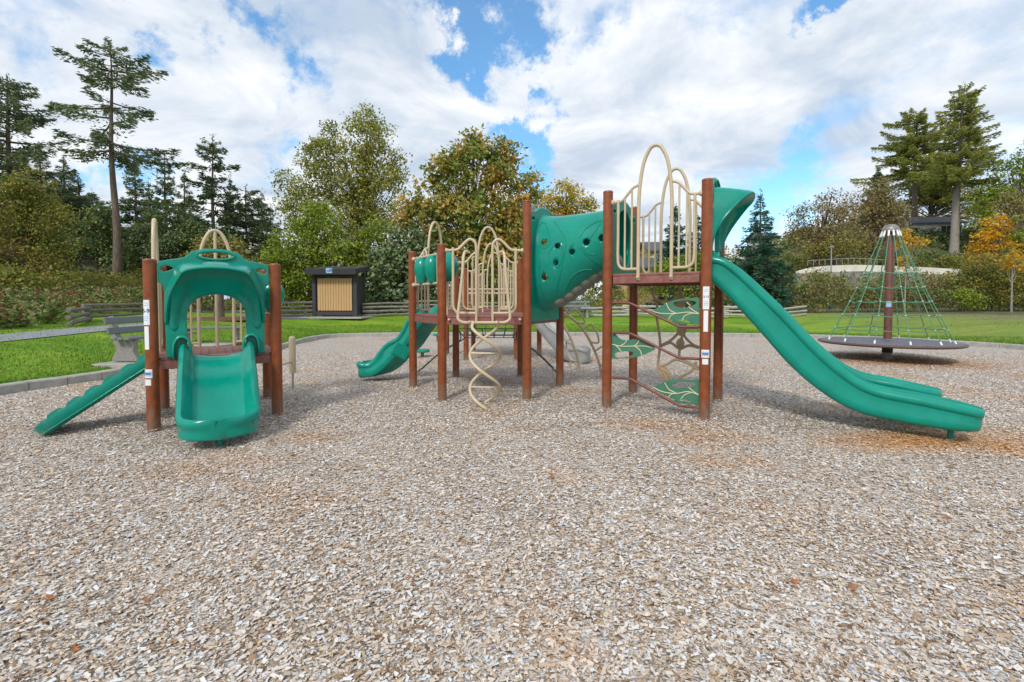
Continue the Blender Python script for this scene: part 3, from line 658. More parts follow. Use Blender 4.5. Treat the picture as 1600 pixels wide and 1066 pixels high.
for p in rp: post(big, p, 2.86)
for p in h2: post(big, p, 2.2)
deck(big, hx, HZ); deck(big, rp, TZ_); deck(big, h2, HZ)
def plane(a, b, c):
    P_ = Plane(a, b)
    if (P_.c + P_.n - Vector((c[0], c[1], 0))).length < (P_.c - Vector((c[0], c[1], 0))).length: P_.n = -P_.n
    return P_
Hp = [plane(hx[i], hx[(i + 1) % 6], HC) for i in range(6)]      # 0 W-SW drums, 1 SW-SE helix, 2 SE-E tunnel, 3 E-NE arch climber, 4 NE-NW arch guard, 5 NW-W green slide
Gp = [plane(h2[i], h2[(i + 1) % 6], H2) for i in range(6)]
Rp = [plane(rp[0], rp[1], RC), plane(rp[1], rp[2], RC), plane(rp[2], rp[3], RC), plane(rp[3], rp[0], RC)]   # front, right(slide), back, left(tunnel)
drums(big, Hp[0], HZ, (.27, -.16) if Hp[0].e.y < 0 else (-.27, .16), .125)
MB().lathe((-1.0, 7.30, HZ + .74), [(a.x, a.z) for a in catmull([(.004, 0, -.235), (.07, 0, -.22), (.14, 0, -.15), (.178, 0, -.03), (.17, 0, .07), (.12, 0, .17), (.06, 0, .215), (.004, 0, .225)], 3)], 24).build('spinning_drum', GREEN, big)
MB().tube([(-1.0, 7.30, HZ - .02), (-1.0, 7.30, HZ + .55)], .014, 8).build('drum_stem', CREAM, big)
guard(big, Hp[4], HZ); guard(big, Hp[5], HZ); guard(big, Gp[1], HZ); guard(big, Gp[4], HZ)
guard(big, Rp[0], TZ_); guard(big, Rp[2], TZ_)
# front of the hexagon: two looped guards and the helix climber
P1 = Hp[1]
mb = MB(); W = P1.L / 2 - PR
for s in (-1, 1):
    lp_ = [(s * W, .93), (s * (W - .07), .93), (s * (W - .17), .945), (s * (W - .25), 1.02), (s * (W - .33), 1.085), (s * (W - .40), 1.06), (s * (W - .43), .96), (s * (W - .43), .6), (s * (W - .43), -.09)]
    mb.tube(catmull([P1.w(a, HZ + h, .01) for a, h in lp_], 5), .0205, 10); knob(mb, P1.w(s * W, HZ + .93))
    lo = [(s * (W - .10), .97), (s * (W - .10), .5), (s * (W - .10), .16), (s * (W - .13), .07), (s * (W - .19), .04), (s * (W - .43), .035)]
    mb.tube(catmull([P1.w(a, HZ + h, .01) for a, h in lo], 5), .0205, 10)
    for a in (W - .06, W - .5): pass
    mb.ball(P1.w(s * (W - .04), HZ - .055, .03), .02, 6)
g_ = mb.build('loop_guard', CREAM, big)
hd = []; Y0 = .22
for s in (-1, 1):
    pts = [P1.w(s * .22, HZ + .90, .02), P1.w(s * .27, HZ + .90, .09), P1.w(s * .29, HZ + .80, .15), P1.w(s * .30, HZ + .60, .18), P1.w(s * .335, HZ + .25, .20), P1.w(s * .36, HZ + .02, .22), P1.w(s * .35, HZ - .05, .23), P1.w(s * .29, HZ - .085, .23), P1.w(s * .20, HZ - .09, .23), P1.w(0, HZ - .09, .23)]
    hd.append(catmull(pts, 5))
hp = hd[0] + hd[1][::-1][1:]
hel = MB().tube(hp, .021, 10)
HXC = gz(757, 633); HXC = Vector((P1.w(.02, 0, .42).x, P1.w(0, 0, .42).y, 0))
helix = []
for s in (0, 1):
    pts = []
    for i in range(61):
        t = i / 60; z = 1.14 - t * 1.20; ph = math.pi * (.5 + (z - .93) / .455) + s * math.pi; rr = .205 * min(1, .75 + t * 4)
        pts.append(Vector((HXC.x - rr * math.cos(ph), HXC.y + rr * math.sin(ph) * .9, z)))
    hel.tube(pts, .021, 10); hel.tube([pts[0], P1.w(.19 if pts[0].x > HXC.x else -.22, HZ - .085, .23)], .021, 8); helix.append(pts)
ho = hel.build('helix_climber', CREAM, big)
for z in (.72, .50, .26):
    i = min(range(61), key=lambda k: abs(helix[0][k].z - z)); MB().tube([helix[0][i], helix[1][i]], .012, 8).build('rung', CREAM, ho)
# green slide leaving the hexagon to the left
chute(big, Hp[5], [(0, HZ - .02), (.12, HZ - .08), (.32, .93), (.52, .66), (.70, .50), (.88, .30), (1.05, .18), (1.30, .12)], .24, lambda t: .17 + .03 * math.sin(t * 14), off=0, end_round=.2, thick=.10, curve=(.45 if Hp[5].e.y < 0 else -.45), name='short_slide')
bx_ = Hp[5].w(.0, .55, .62); MB().box(gz(634, 560, .5) * 0 + Vector((-1.93, 7.93, .58)), (.25, .10, .22), .5, mtx=Matrix.Translation((-1.84, 7.75, .60)) @ Matrix.Rotation(.5, 4, 'Z') @ Matrix.Rotation(.5, 4, 'Y'), bev=.02).build('slide_bracket', GREEN, big)
# arch ladder at the back right of the hexagon
A3 = Hp[3]; mb = MB(); rails = []
ra = [(0, HZ - .03), (.18, HZ + .02), (.45, HZ - .04), (.75, .95), (.98, .62), (1.15, .25), (1.2, -.1)]
for s in (-1, 1):
    pts = catmull([A3.w(s * (.17 + .12 * d), h, d) for d, h in ra], 6); mb.tube(pts, .025, 10); rails.append(pts)
al = mb.build('arch_climber', CREAM, big)
for s, pts in zip((-1, 1), rails):
    for i in (5, 12, 19, 26, 32):
        p, p2 = pts[i], pts[min(i + 4, len(pts) - 1)]; o_ = A3.e * s * .26; up = Vector((0, 0, .09))
        MB().tube(catmull([p, p + o_ * .75 + up * 1.2, p + o_ + up, (p2 + p) / 2 + o_ * 1.1 + up * .5, p2 + o_ * .8, p2], 4), .017, 8).build('rung_loop', CREAM, al)
# tunnel between the hexagon and the tall tower
T0, T1 = Hp[2], Rp[3]
def tpanel(pl, z0, z1, w0, hole, inward):
    W = pl.L / 2 - PR - .004
    o_ = [(-w0, z0), (w0, z0), (w0, z1 - .55), (W, z1 - .52), (W, z1 - .10), (W - .06, z1 - .07), (.36, z1 - .05), (.22, z1 + .02), (.08, z1 + .045), (-.08, z1 + .045), (-.22, z1 + .02), (-.36, z1 - .05), (-W + .06, z1 - .07), (-W, z1 - .10), (-W, z1 - .52), (-w0, z1 - .55)]
    mb = MB(); pl.plate(mb, [o_, hole, ell(W - .10, z1 - .17, .05, .022, 12), ell(-W + .10, z1 - .17, .05, .022, 12)], .06, -.01, .012)
    o = mb.build('tunnel_panel', GREEN, big)
    return o
eA = ell(0, 1.98, .40, .66, 36, math.pi / 2); eB = ell(0, 2.31, .37, .40, 36, math.pi / 2)
tpanel(T0, 1.12, 2.80, .53, eA, 1); tpanel(T1, TZ_ - .08, 2.80, .53, eB, 1)
def tunnel():
    rings = []; inr = []
    a, b = Vector(T0.w(0, 0, .02)), Vector(T1.w(0, 0, .02)); K = 22
    sgn = 1 if T0.e.dot(T1.e) > 0 else -1
    for i in range(K + 1):
        t = i / K; s = t * t * (3 - 2 * t); c = a.lerp(b, t); zc = 2.0 + .30 * s; hz = .71 - .27 * s ** .9; hw = .44 - .04 * s + .02 * math.sin(math.pi * t)
        fl = 1 + .05 * math.exp(-t * 14) + .05 * math.exp(-(1 - t) * 14); e = (T0.e * (1 - t) + T1.e * sgn * t).normalized()
        rg = [c + e * (hw * fl * math.cos(q_)) + Vector((0, 0, zc + hz * fl * math.sin(q_))) for q_ in [2 * math.pi * j / 40 for j in range(40)]]
        rings.append(rg); inr.append([c + (p - c - Vector((0, 0, zc))) * .95 + Vector((0, 0, zc)) for p in rg])
    mb = MB(); n = 40; allr = rings + inr[::-1]; v = [p for r_ in allr for p in r_]; f = []; m_ = len(allr)
    for i in range(m_):
        k = (i + 1) % m_
        for j in range(n): f.append((i * n + j, i * n + (j + 1) % n, k * n + (j + 1) % n, k * n + j))
    mb.add(v, f); o = mb.build('tube_bridge', GREEN, big, sharp=50)
    # port holes where the photograph shows them, on the near wall
    nrm = Vector((b.y - a.y, -(b.x - a.x), 0)).normalized()
    if nrm.y > 0: nrm = -nrm
    pw = Plane((a.x, a.y), (b.x, b.y)); cutters = []
    holes = [(850.5, 379, .046), (872.5, 384.5, .042), (895, 394, .042), (917, 378.5, .048), (941, 372, .048), (869.5, 411, .04), (851.5, 433, .048)]
    for u, v_, r_ in holes:
        d = .40; q = pw.px(u, v_, d if pw.n.y < 0 else -d); p = pw.w(q[0], q[1], d if pw.n.y < 0 else -d); cutters.append((p, nrm, r_, .5))
    for dx, z_, r_ in ((.3, 2.1, .06), (.65, 2.3, .06), (.9, 2.4, .06), (.45, 2.45, .05)):
        p = a.lerp(b, dx / 1.2) - nrm * .42; cutters.append((Vector((p.x, p.y, z_)), nrm, r_, .4))
    return cut(o, cutters), pw, cutters, a, b, nrm
tun, tpw, tcut, ta, tb, tn = tunnel()
# moulded relief on the tube: raised leaf outlines that follow its wall
from mathutils.bvhtree import BVHTree
bvh = BVHTree.FromPolygons([v.co + origin_of(big) for v in tun.data.vertices], [tuple(p.vertices) for p in tun.data.polygons])
def relief(pts, r, m=GREEN, parent=None, closed=False, name='moulded_ridge'):
    out = []
    for p in catmull([(u, v, 0) for u, v in pts], 6, closed=closed):
        d = pxdir(p.x, p.y).normalized(); h = bvh.ray_cast(C0, d)
        if h[0] is not None and h[3] < 9.5: out.append(h[0] - d * .0)
    if len(out) > 3: MB().tube(out, r, 6, closed=closed).build(name, m, parent or tun)
relief([(845, 350), (842, 370), (844, 382), (851, 388), (858, 382), (859, 366), (853, 351), (848, 348)], .008, closed=True)
relief([(866, 383), (872, 379), (878, 383), (879, 398), (874, 415), (867, 417), (860, 408), (858, 396)], .008, closed=True)
relief([(866, 345), (876, 360), (884, 375), (882, 395), (876, 425), (869, 455)], .009)
relief([(905, 372), (915, 358), (930, 348), (940, 345)], .009); relief([(912, 382), (925, 368), (938, 350)], .007)
relief([(909, 386), (916, 394), (926, 398), (930, 396)], .009); relief([(905, 387), (920, 402), (938, 414)], .009)
relief([(880, 462), (890, 438), (905, 424), (925, 421)], .010); relief([(843, 405), (844, 440), (850, 462), (857, 468)], .008)
# step mould under the tube
mb = MB()
for i in range(7):
    t = .20 + i * .115; c = ta.lerp(tb, t); s = t * t * (3 - 2 * t); zb = 2.0 + .30 * s - (.71 - .27 * s ** .9)
    ax = (tb - ta).normalized(); e_ = Vector((-ax.y, ax.x, 0)); mb.lathe(Vector((c.x, c.y, zb + .135)), [(.16 * math.sin(math.pi * q_ / 12) ** .7 + .003, -.20 * math.cos(math.pi * q_ / 12)) for q_ in range(13)], 16, ax=e_)
mb.build('step_mould', STEP, big)
# ladder of leaf panels on the front of the tall tower
PF = Rp[0]
def pxs(pl, pts, d=0): return [pl.px(u, v, d) for u, v in pts]
for rail in ([(957, 473), (984, 473.5), (1061, 510.5), (1093, 511)], [(957, 520), (985, 521), (1061, 559.5), (1093, 561)], [(957, 590), (985, 592), (1061, 634), (1093, 637)]):
    q = pxs(PF, rail, .02); pts = [PF.w(a, h, .02) for a, h in q]
    P_ = [pts[0], pts[1].lerp(pts[0], .15), pts[1], pts[1].lerp(pts[2], .06), pts[2].lerp(pts[1], .06), pts[2], pts[2].lerp(pts[3], .15), pts[3]]
    P_[2] = pts[1].lerp(P_[1], .3); P_[5] = pts[2].lerp(P_[6], .3); MB().tube(P_, .017, 10).build('slanting_rail', RAILB, big)
def leafp(outer, holes, veins, d=-.02):
    o_ = [PF.px(u, v, d) for u, v in catmull2(outer, 3)]; hs_ = [[PF.px(u, v, d) for u, v in catmull2(h, 3)] for h in holes]
    o = PF.plate(MB(), [o_] + hs_, .016, d, .003).build('leaf_panel', LEAFG, big)
    for vn in veins:
        pts = [PF.w(*PF.px(p.x, p.y, d), d + .009) for p in catmull([(u, v, 0) for u, v in vn], 4)]
        MB().tube(pts, .0065, 6).build('leaf_vein', VEIN, o)
leafp([(1020, 487), (1030, 480), (1045, 472), (1060, 468), (1078, 466), (1092, 466), (1093, 480), (1092.5, 508), (1080, 506), (1062, 502), (1040, 497)], [[(1052, 474), (1064, 470), (1080, 470), (1088, 473), (1080, 479), (1066, 481), (1056, 479)], [(1050, 501), (1058, 499), (1070, 499), (1078, 503), (1073, 507), (1056, 506)]],
      [[(1021, 487), (1035, 490), (1056, 490), (1075, 488), (1092, 491)], [(1041, 473), (1046, 484), (1056, 489.5)], [(1076, 479), (1083, 485), (1092, 490)], [(1045, 499), (1050, 492), (1058, 490)], [(1066, 501), (1070, 494), (1080, 490), (1089, 490)], [(1073, 472), (1079, 478)]])
leafp([(957, 520), (964, 525), (972, 531), (985, 531), (997, 529), (1010, 535), (1024, 544.5), (1012, 552), (995, 558), (978, 560), (960, 560.5), (956, 556)], [[(961, 553), (968, 550), (980, 549), (990, 551), (984, 557), (970, 559), (963, 558)]],
      [[(957, 538), (970, 541), (990, 541), (1008, 541), (1023, 544.5)], [(960, 538), (966, 543), (971, 549)], [(970, 540), (976, 537), (980, 531)], [(990, 541), (996, 537), (999, 531)], [(992, 541), (1000, 547), (1003, 555)]])
leafp([(1020, 606), (1032, 600), (1046, 594), (1062, 593), (1080, 593.5), (1092, 594), (1093, 615), (1092.5, 634), (1078, 629), (1060, 626), (1042, 619)], [[(1050, 600), (1060, 597), (1075, 597), (1087, 599), (1082, 604), (1066, 606), (1054, 605)], [(1052, 626), (1062, 624), (1075, 625), (1082, 630), (1074, 632), (1058, 629)]],
      [[(1021, 605), (1035, 612), (1056, 615), (1075, 612), (1092, 617)], [(1039, 598), (1045, 608), (1056, 614)], [(1076, 605), (1083, 611), (1092, 617)], [(1044, 622), (1049, 616), (1058, 614.5)], [(1064, 624), (1070, 617), (1080, 613.5)]])
# web climber at the back of the tall tower
PB = Rp[2]
def webpts(L, d=.02): return [PB.w(*PB.px(u, v, d), d) for u, v in L]
mb = MB()
for L in ([(1026, 496), (1029, 515), (1031.5, 539), (1028, 570), (1030, 583), (1042, 594)], [(1032, 540), (1048, 532), (1060, 520), (1066, 512)], [(1066, 512), (1092, 513)], [(1066, 512), (1070, 526), (1082, 538), (1093, 543)], [(1068, 515), (1065, 530), (1062, 545), (1061, 558)],
          [(1033, 541), (1048, 536), (1062, 545), (1076, 540), (1092, 544)], [(1030, 573), (1042, 569), (1056, 562), (1075, 568), (1092, 578)], [(1062, 558), (1075, 566), (1094, 574)], [(1031, 573), (1040, 590), (1046, 596)], [(1088, 566), (1080, 580), (1062, 590), (1052, 600)], [(1030, 574), (1044, 584), (1046, 598)],
          [(1022, 448), (1021, 462), (1030, 470), (1045, 471), (1058, 465), (1062, 452), (1060, 445)], [(1062, 446), (1066, 462), (1074, 472), (1085, 480)], [(1022, 464), (1027, 480), (1026, 497)], [(1092, 446), (1098, 452), (1100, 470)]):
    mb.tube(catmull(webpts(L), 5), .02, 8)
for L in ([(1046, 473), (1056, 474), (1064, 462), (1072, 474), (1066, 482), (1050, 480)], [(1060, 505), (1072, 505), (1074, 516), (1066, 526), (1058, 520)], [(1056, 536), (1063, 528), (1070, 536), (1064, 548)], [(1027, 570), (1042, 574), (1047, 590), (1038, 588)]):
    PB.plate(mb, [[PB.px(u, v, .02) for u, v in catmull2(L, 2)]], .02, .02, .004)
mb.build('web_climber', TAN, big)
# tall double slide with its hood
hood(big, Rp[1], TZ_)
prof = [(.0, 1.76), (.10, 1.73), (.30, 1.53), (.64, 1.13), (.965, .74), (1.27, .47), (1.56, .315), (1.93, .255), (2.33, .225), (2.52, .20)]
rimf = lambda t: .19 + .05 * math.exp(-((t - .35) / .25) ** 2) - .05 * max(0, t - .8) / .2
sg = -1 if Rp[1].w(.3, 0).y < Rp[1].w(-.3, 0).y else 1
n_off = .23 if Rp[1].w(.3, 0).y < Rp[1].w(-.3, 0).y else -.23
chute(big, Rp[1], prof, .158, rimf, name='slide_chute', off=n_off * 1.2, end_round=.30, kmin=.10, foot=(2.30, .15), thick=.10)
chute(big, Rp[1], [(a, h + .055 * max(0, min(1, (a - .6) / 1.2))) for a, h in prof[:-1]] , .158, rimf, name='slide_chute', off=-n_off * 1.3, end_round=.30, kmin=.10, foot=(2.1, .18), thick=.10)
stickers(big, rp[1], 1.46, 1, facing(rp[1], .05))
# grey slide and net at the far deck
chute(big, Gp[2], [(0, HZ - .02), (.15, HZ - .06), (.4, .92), (.7, .60), (.95, .38), (1.2, .20), (1.5, .13), (1.75, .12)], .24, lambda t: .2 + .04 * math.sin(t * 16), name='rippled_slide', end_round=.25, thick=.14, matn=GREY, curve=(-.35 if Gp[2].e.y > 0 else .35))
net = MB(); NW_, NE_ = Vector(h2[1] + (0,)), Vector(h2[2] + (0,))
def npt(a, t): 
    sag = 1 - .0 * t; y = 11.3 - t * 1.6; z = .98 - .30 * math.sin(math.pi * t) - .12 * t; return Vector((-.5 + a * (.62 - .1 * math.sin(math.pi * t)), y, z))
for i in range(6): net.tube([npt(-1 + i * .4, t / 8) for t in range(9)], .009, 6)
for j in range(6): net.tube([npt(-1 + i * .25, j / 5) for i in range(9)], .009, 6)
net.build('climbing_net', DROPE, big)
for s in (-1, 1):
    m2 = MB()
    for k in (0, 1): m2.tube(catmull([npt(s, .5 + .4 * k), npt(s, .6) + Vector((s * .12, -.1, -.08)), Vector((-.5 + s * 1.0, 10.3 - k * .4, .35)), Vector((-.5 + s * 1.45, 9.8 - k * .5, -.05))], 4), .013, 8)
    m2.build('net_stay', DROPE, big)
# slotted balance beam rail seen through the bars
bm_ = MB(); 
for z in (1.72, 1.62): bm_.tube([(-1.12, 11.9, z), (.25, 11.9, z)], .026, 8)
for i in range(9): bm_.box((-1.0 + i * .14, 11.9, 1.67), (.02, .02, .08))
bm_.build('ladder_rail', CREAM, big)
for (u, v, h, r_) in ((684, 533, .18, .17), (660, 558, .12, .19)):
    p = gz(u, v); sp_ = thing('step_pod', 'round green stepping pod on a brown stem, %s' % ('taller one beside the deck posts' if h > .15 else 'lower one beside the short green slide'), 'stepping pod', (p.x, p.y, 0), group='green stepping pods')
    MB().lathe((p.x, p.y, 0), [(r_ * .8, h), (r_, h + .02), (r_, h + .06), (r_ * .9, h + .075), (.003, h + .08)], 20).build('pod_top', GREEN, sp_); MB().tube([(p.x, p.y, -.1), (p.x, p.y, h + .01)], .045, 10).build('stem', POST, sp_)

# ---- spinning net pyramid ------------------------------------------------
SP = gz(1386, 561); sp = thing('spinning_net_climber', 'rope pyramid on a round grey platform turning about a brown mast', 'spinner', (SP.x, SP.y, 0))
mb = MB().lathe((SP.x, SP.y, 0), [(.085, .5), (.085, 3.12), (.07, 3.16)], 20); mb.build('mast', mat('brown_mast', (.15, .062, .042), .5, var=.25, vscale=9, bump=.1, bscale=200), sp)
MB().lathe((SP.x, SP.y, 0), [(.095, -.1), (.095, .16), (.08, .165)], 18).build('footing_sleeve', CONC, sp); MB().lathe((SP.x, SP.y, 0), [(.11, .165), (.11, .36), (.1, .37)], 18).build('bearing', mat('black_steel', (.02, .02, .022), .5), sp)
MB().lathe((SP.x, SP.y, 0), [(.17, 3.12), (.175, 3.16), (.165, 3.21), (.12, 3.27), (.06, 3.295), (.003, 3.30)], 20).build('mast_cap', mat('cap_metal', (.26, .24, .22), .4, metal=.2, var=.3, vscale=9), sp)
PZ = .43; PRd = 1.45
MB().lathe((SP.x, SP.y, 0), [(PRd - .12, PZ - .05), (PRd - .04, PZ - .055), (PRd - .01, PZ - .04), (PRd, PZ - .02), (PRd - .01, PZ), (PRd - .03, PZ + .01), (PRd - .05, PZ + .008)], 72).build('platform_rim', mat('brown_rim', (.11, .06, .045), .5), sp)
def discmat():
    m = DISC.copy(); m.name = 'perforated_disc'; t = m.node_tree; b = t.nodes['Principled BSDF']; v = t.nodes.new('ShaderNodeTexVoronoi'); v.inputs['Scale'].default_value = 16; v.inputs['Randomness'].default_value = 0
    tc_ = t.nodes.new('ShaderNodeTexCoord'); t.links.new(tc_.outputs['Object'], v.inputs['Vector']); bp = t.nodes.new('ShaderNodeBump'); bp.inputs['Strength'].default_value = 1; bp.inputs['Distance'].default_value = .02
    t.links.new(v.outputs['Distance'], bp.inputs['Height']); t.links.new(bp.outputs[0], b.inputs['Normal'])
    r = t.nodes.new('ShaderNodeValToRGB'); t.links.new(v.outputs['Distance'], r.inputs[0]); r.color_ramp.elements[0].position = .2; r.color_ramp.elements[0].color = (.03, .03, .045, 1); r.color_ramp.elements[1].position = .34; r.color_ramp.elements[1].color = (.17, .165, .20, 1); t.links.new(r.outputs[0], b.inputs['Base Color']); return m
MB().lathe((SP.x, SP.y, 0), [(PRd - .10, PZ - .045), (PRd - .045, PZ - .04), (PRd - .045, PZ + .012), (PRd - .06, PZ + .016), (.12, PZ + .018)], 72).build('platform', discmat(), sp)
NR = 12
def npos(k, z, off=0): 
    t = (3.10 - z) / (3.10 - PZ); r_ = .17 + (PRd - .20 - .17) * t + .05 * math.sin(math.pi * t) * -1; a = 2 * math.pi * (k + .35) / NR; return Vector((SP.x + math.cos(a) * r_, SP.y + math.sin(a) * r_, z))
hgt = [.76, 1.09, 1.42, 1.76, 2.12]
clampmesh = None
for k in range(NR):
    MB().tube([npos(k, 3.10 - (3.10 - PZ) * i / 8) for i in range(9)], .0105, 6).build('rope', ROPE, sp)
    MB().tube([npos(k, 3.14), npos(k, 3.0)], .022, 6).build('rope_ferrule', WHITE, sp); MB().tube([npos(k, PZ + .02), npos(k, PZ + .09)], .019, 6).build('rope_ferrule', WHITE, sp)
for z in hgt:
    pts = []
    for k in range(NR):
        for j in range(4):
            a, b = npos(k, z), npos(k + 1, z); pts.append(a.lerp(b, j / 4) + Vector((0, 0, -.035 * math.sin(math.pi * j / 4))))
    MB().tube(pts, .0105, 6, closed=True).build('net_ring', ROPE, sp)
    for k in range(NR):
        if clampmesh is None: cl = MB().ball((0, 0, 0), .021, 5).build('rope_clamp', mat('clamp_grey', (.42, .44, .42), .45), sp, world=False); clampmesh = cl.data
        else: cl = bpy.data.objects.new('rope_clamp', clampmesh); link(cl, sp)
        cl.location = npos(k, z) - SP
plate_on_post(sp, (SP.x, SP.y), 1.28, 1.42, .11, facing(SP, .05), LBLUE, rr=.089, label='small pale blue and white sticker on the mast')

# ---- benches -----------------------------------------------------------
def bench(name, label, loc, rz, back=True, L=1.85, group=None):
    t = thing(name, label, 'bench', loc, rz, group)
    for s in (-1, 1):
        x = s * (L / 2 - .22)
        prof = [(-.26, 0), (.26, 0), (.24, .06), (.17, .20), (.20, .36), (.24, .42), (-.08, .43), (-.14, .47), (-.24, .86), (-.30, .88), (-.34, .85), (-.22, .40), (-.17, .22), (-.25, .07)] if back else [(-.24, 0), (.24, 0), (.20, .06), (.12, .2), (.20, .36), (.22, .42), (-.22, .42), (-.20, .36), (-.12, .2), (-.20, .06)]
        v, f = poly_plate([prof], .11, .012); MB().add([(x + z, -a, b) for a, b, z in v], f).build('bench_end', AGG, t, world=False)
    for y, z in ((-.18, .45), (-.05, .45), (.08, .45)): MB().box((0, y, z), (L, .105, .045), bev=.008).build('slat', BSLAT, t, world=False)
    if back:
        for y, z in ((.185, .60), (.245, .80)): MB().box((0, 0, 0), (L, .04, .13), mtx=Matrix.Translation((0, y - .01, z)) @ Matrix.Rotation(-.24, 4, 'X'), bev=.008).build('slat', BSLAT, t, world=False)
    return t
p = gt(222, 575); bz = tz(p.x, p.y)
BL_ = Vector((-7.42, 9.95)); 
pad = struct(MB().box((-7.6, 10.0, tz(-7.8, 10) - .03), (.7, 2.2, .16), R(88) - R(90), bev=.01).build('concrete_pad', CONC))
bench('park_bench', 'grey slatted bench with stone legs on the kerb behind the small tower', (-7.55, 9.95, tz(-7.8, 10) + .068), R(88))
p = gt(312, 541); bench('backless_bench', 'backless dark slatted bench on the lawn, seen through the small tower\'s arch', (p.x, p.y + .5, tz(p.x, p.y) ), R(20), back=False, L=1.6)
p = gt(331, 541); MB().lathe((p.x + .05, p.y, tz(p.x, p.y) - .05), [(.45, 0), (.46, .09), (.44, .105), (.01, .11)], 28).build('concrete_disc', CONC); tag(bpy.data.objects['concrete_disc'], 'round pale concrete slab set in the lawn behind the small tower', 'slab')
p = gt(897, 497); bench('park_bench', 'grey green bench with stone legs on the far lawn under the tube bridge', (p.x, p.y, tz(p.x, p.y)), R(4), L=1.7)

# ---- notice kiosk --------------------------------------------------------
ks = gt(524, 496); KZ = tz(ks.x, ks.y) - .02; k_s = ks.y / F
K = thing('notice_kiosk', 'dark timber notice kiosk with tan board panel and small blue sign on its roof', 'kiosk', (ks.x, ks.y, KZ), R(-4))
def kb(name, c, d, m, parent=K, **k): return MB().box(c, d, bev=.008, **k).build(name, m, parent, world=False)
U = k_s; Wk = 66 * U; Hk = 67 * U; hw_ = Wk / 2
for x, y in ((-hw_, 0), (hw_, 0), (-hw_, 1.0), (hw_, 1.0)): kb('corner_post', (x, y, Hk * .53), (.17, .17, Hk * 1.06), DWOOD)
for z in (Hk * .10, Hk * .98): kb('cross_rail', (0, -.01, z), (Wk - .17, .13, .18 if z < 1 else .15), DWOOD)
fr = kb('panel_back', (0, .03, Hk * .54), (Wk - .17, .04, Hk * .80), DWOOD)
nb_ = 13; x0 = -hw_ + .17; bw = (Wk - .34) / nb_
for i in range(nb_): kb('board', (x0 + bw * (i + .5), -.02, Hk * .54), (bw - .018, .05, Hk * .755), TWOOD)
for i in range(5): kb('side_board', (hw_ + .0, .12 + .09 + i * .172, Hk * .52), (.05, .15, Hk * .9), DWOOD)
for i in range(5): kb('side_board', (-hw_ - .0, .12 + .09 + i * .172, Hk * .52), (.05, .15, Hk * .9), DWOOD)
rf_z = Hk * 1.10
RM = Matrix.Translation((0, .40, rf_z + .10)) @ Matrix.Rotation(R(9), 4, 'X')
rf = MB().box((0, 0, 0), (Wk + .38, 1.8, .09), mtx=RM, bev=.01).build('roof', DWOOD, K, world=False)
MB().box((0, 0, 0), (Wk + .43, .06, .30), mtx=RM @ Matrix.Translation((0, -.93, -.04)), bev=.01).build('fascia', DWOOD, rf, world=False)
for s in (-1, 1): MB().box((0, 0, 0), (.06, 1.8, .24), mtx=RM @ Matrix.Translation((s * (Wk + .38) / 2, 0, -.05)), bev=.01).build('fascia', DWOOD, rf, world=False)
for i in range(6): MB().box((0, 0, 0), (.07, 1.9, .13), mtx=RM @ Matrix.Translation((-hw_ + i * Wk / 5, 0, -.10))).build('rafter', DWOOD, rf, world=False)
sg_ = MB().box((0, 0, 0), (.30, .03, .24), mtx=RM @ Matrix.Translation((-.02, -.98, .0)), bev=.004).build('roof_sign', LBLUE, K, world=False)
MB().box((0, 0, 0), (.24, .01, .035), mtx=RM @ Matrix.Translation((.0, -1.0, -.01))).build('sign_band', BLUE, sg_, world=False)
MB().box((0, 0, 0), (.10, .01, .07), mtx=RM @ Matrix.Translation((.06, -1.0, .06))).build('sign_band', mat('sign_purple', (.2, .2, .5), .5), sg_, world=False)
struct(MB().box((ks.x + .1, ks.y + .4, KZ + .01), (Wk + 1.1, 2.6, .08), R(-4), bev=.01).build('concrete_pad', CONC))

# ---- split-rail zigzag fence ----------------------------------------------
fn = 0
def fence(pts, label, zz=.45, n_r=4, seed=1, m=None):
    rnd = random.Random(seed); P = [Vector((x, y)) for x, y in pts]; c = P[0]
    t = thing('split_rail_fence', label, 'fence', (c.x, c.y, tz(c.x, c.y)))
    segs = []
    for i in range(len(P) - 1):
        L = (P[i + 1] - P[i]).length; k = max(1, round(L / 2.4))
        for j in range(k): segs.append((P[i].lerp(P[i + 1], j / k), P[i].lerp(P[i + 1], (j + 1) / k)))
    for i, (a, b) in enumerate(segs):
        e = (b - a).normalized(); nr = Vector((-e.y, e.x)); s = zz if i % 2 else -zz
        A, B = a + nr * s * .5, b - nr * s * .5
        for r_ in range(n_r):
            z = .09 + r_ * .19 + (.095 if i % 2 else 0); ax, bx2 = A - e * .25, B + e * .25
            za, zb_ = tz(ax.x, ax.y), tz(bx2.x, bx2.y); rr = rnd.uniform(.055, .075); pts3 = []
            for q in range(5):
                f_ = q / 4; pts3.append((ax.x + (bx2.x - ax.x) * f_ + rnd.uniform(-.012, .012), ax.y + (bx2.y - ax.y) * f_, za + (zb_ - za) * f_ + z + rnd.uniform(-.02, .02)))
            MB().tube(pts3, [rr * rnd.uniform(.85, 1.1) for _ in pts3], 6).build('rail', m or RAILW, t, sharp=20)
    return t
def gxy(*L): return [(gt(u, v).x, gt(u, v).y) for u, v in L]
fence(gxy((95, 511), (150, 503), (230, 496)), 'low weathered split-rail fence against the brambles left of the small tower', seed=2, n_r=3)
fence(gxy((425, 496), (485, 495.5)), 'short stretch of weathered split-rail fence left of the kiosk', seed=3)
fence(gxy((575, 495), (640, 494), (720, 494), (805, 494)), 'dark split-rail fence under the trees right of the kiosk', seed=4)
fence(gxy((915, 495), (980, 496.5), (1060, 497.5), (1130, 499), (1205, 499), (1262, 494)), 'pale split-rail fence in front of the hedge behind the tall slide', n_r=3, seed=5, m=PALEW)
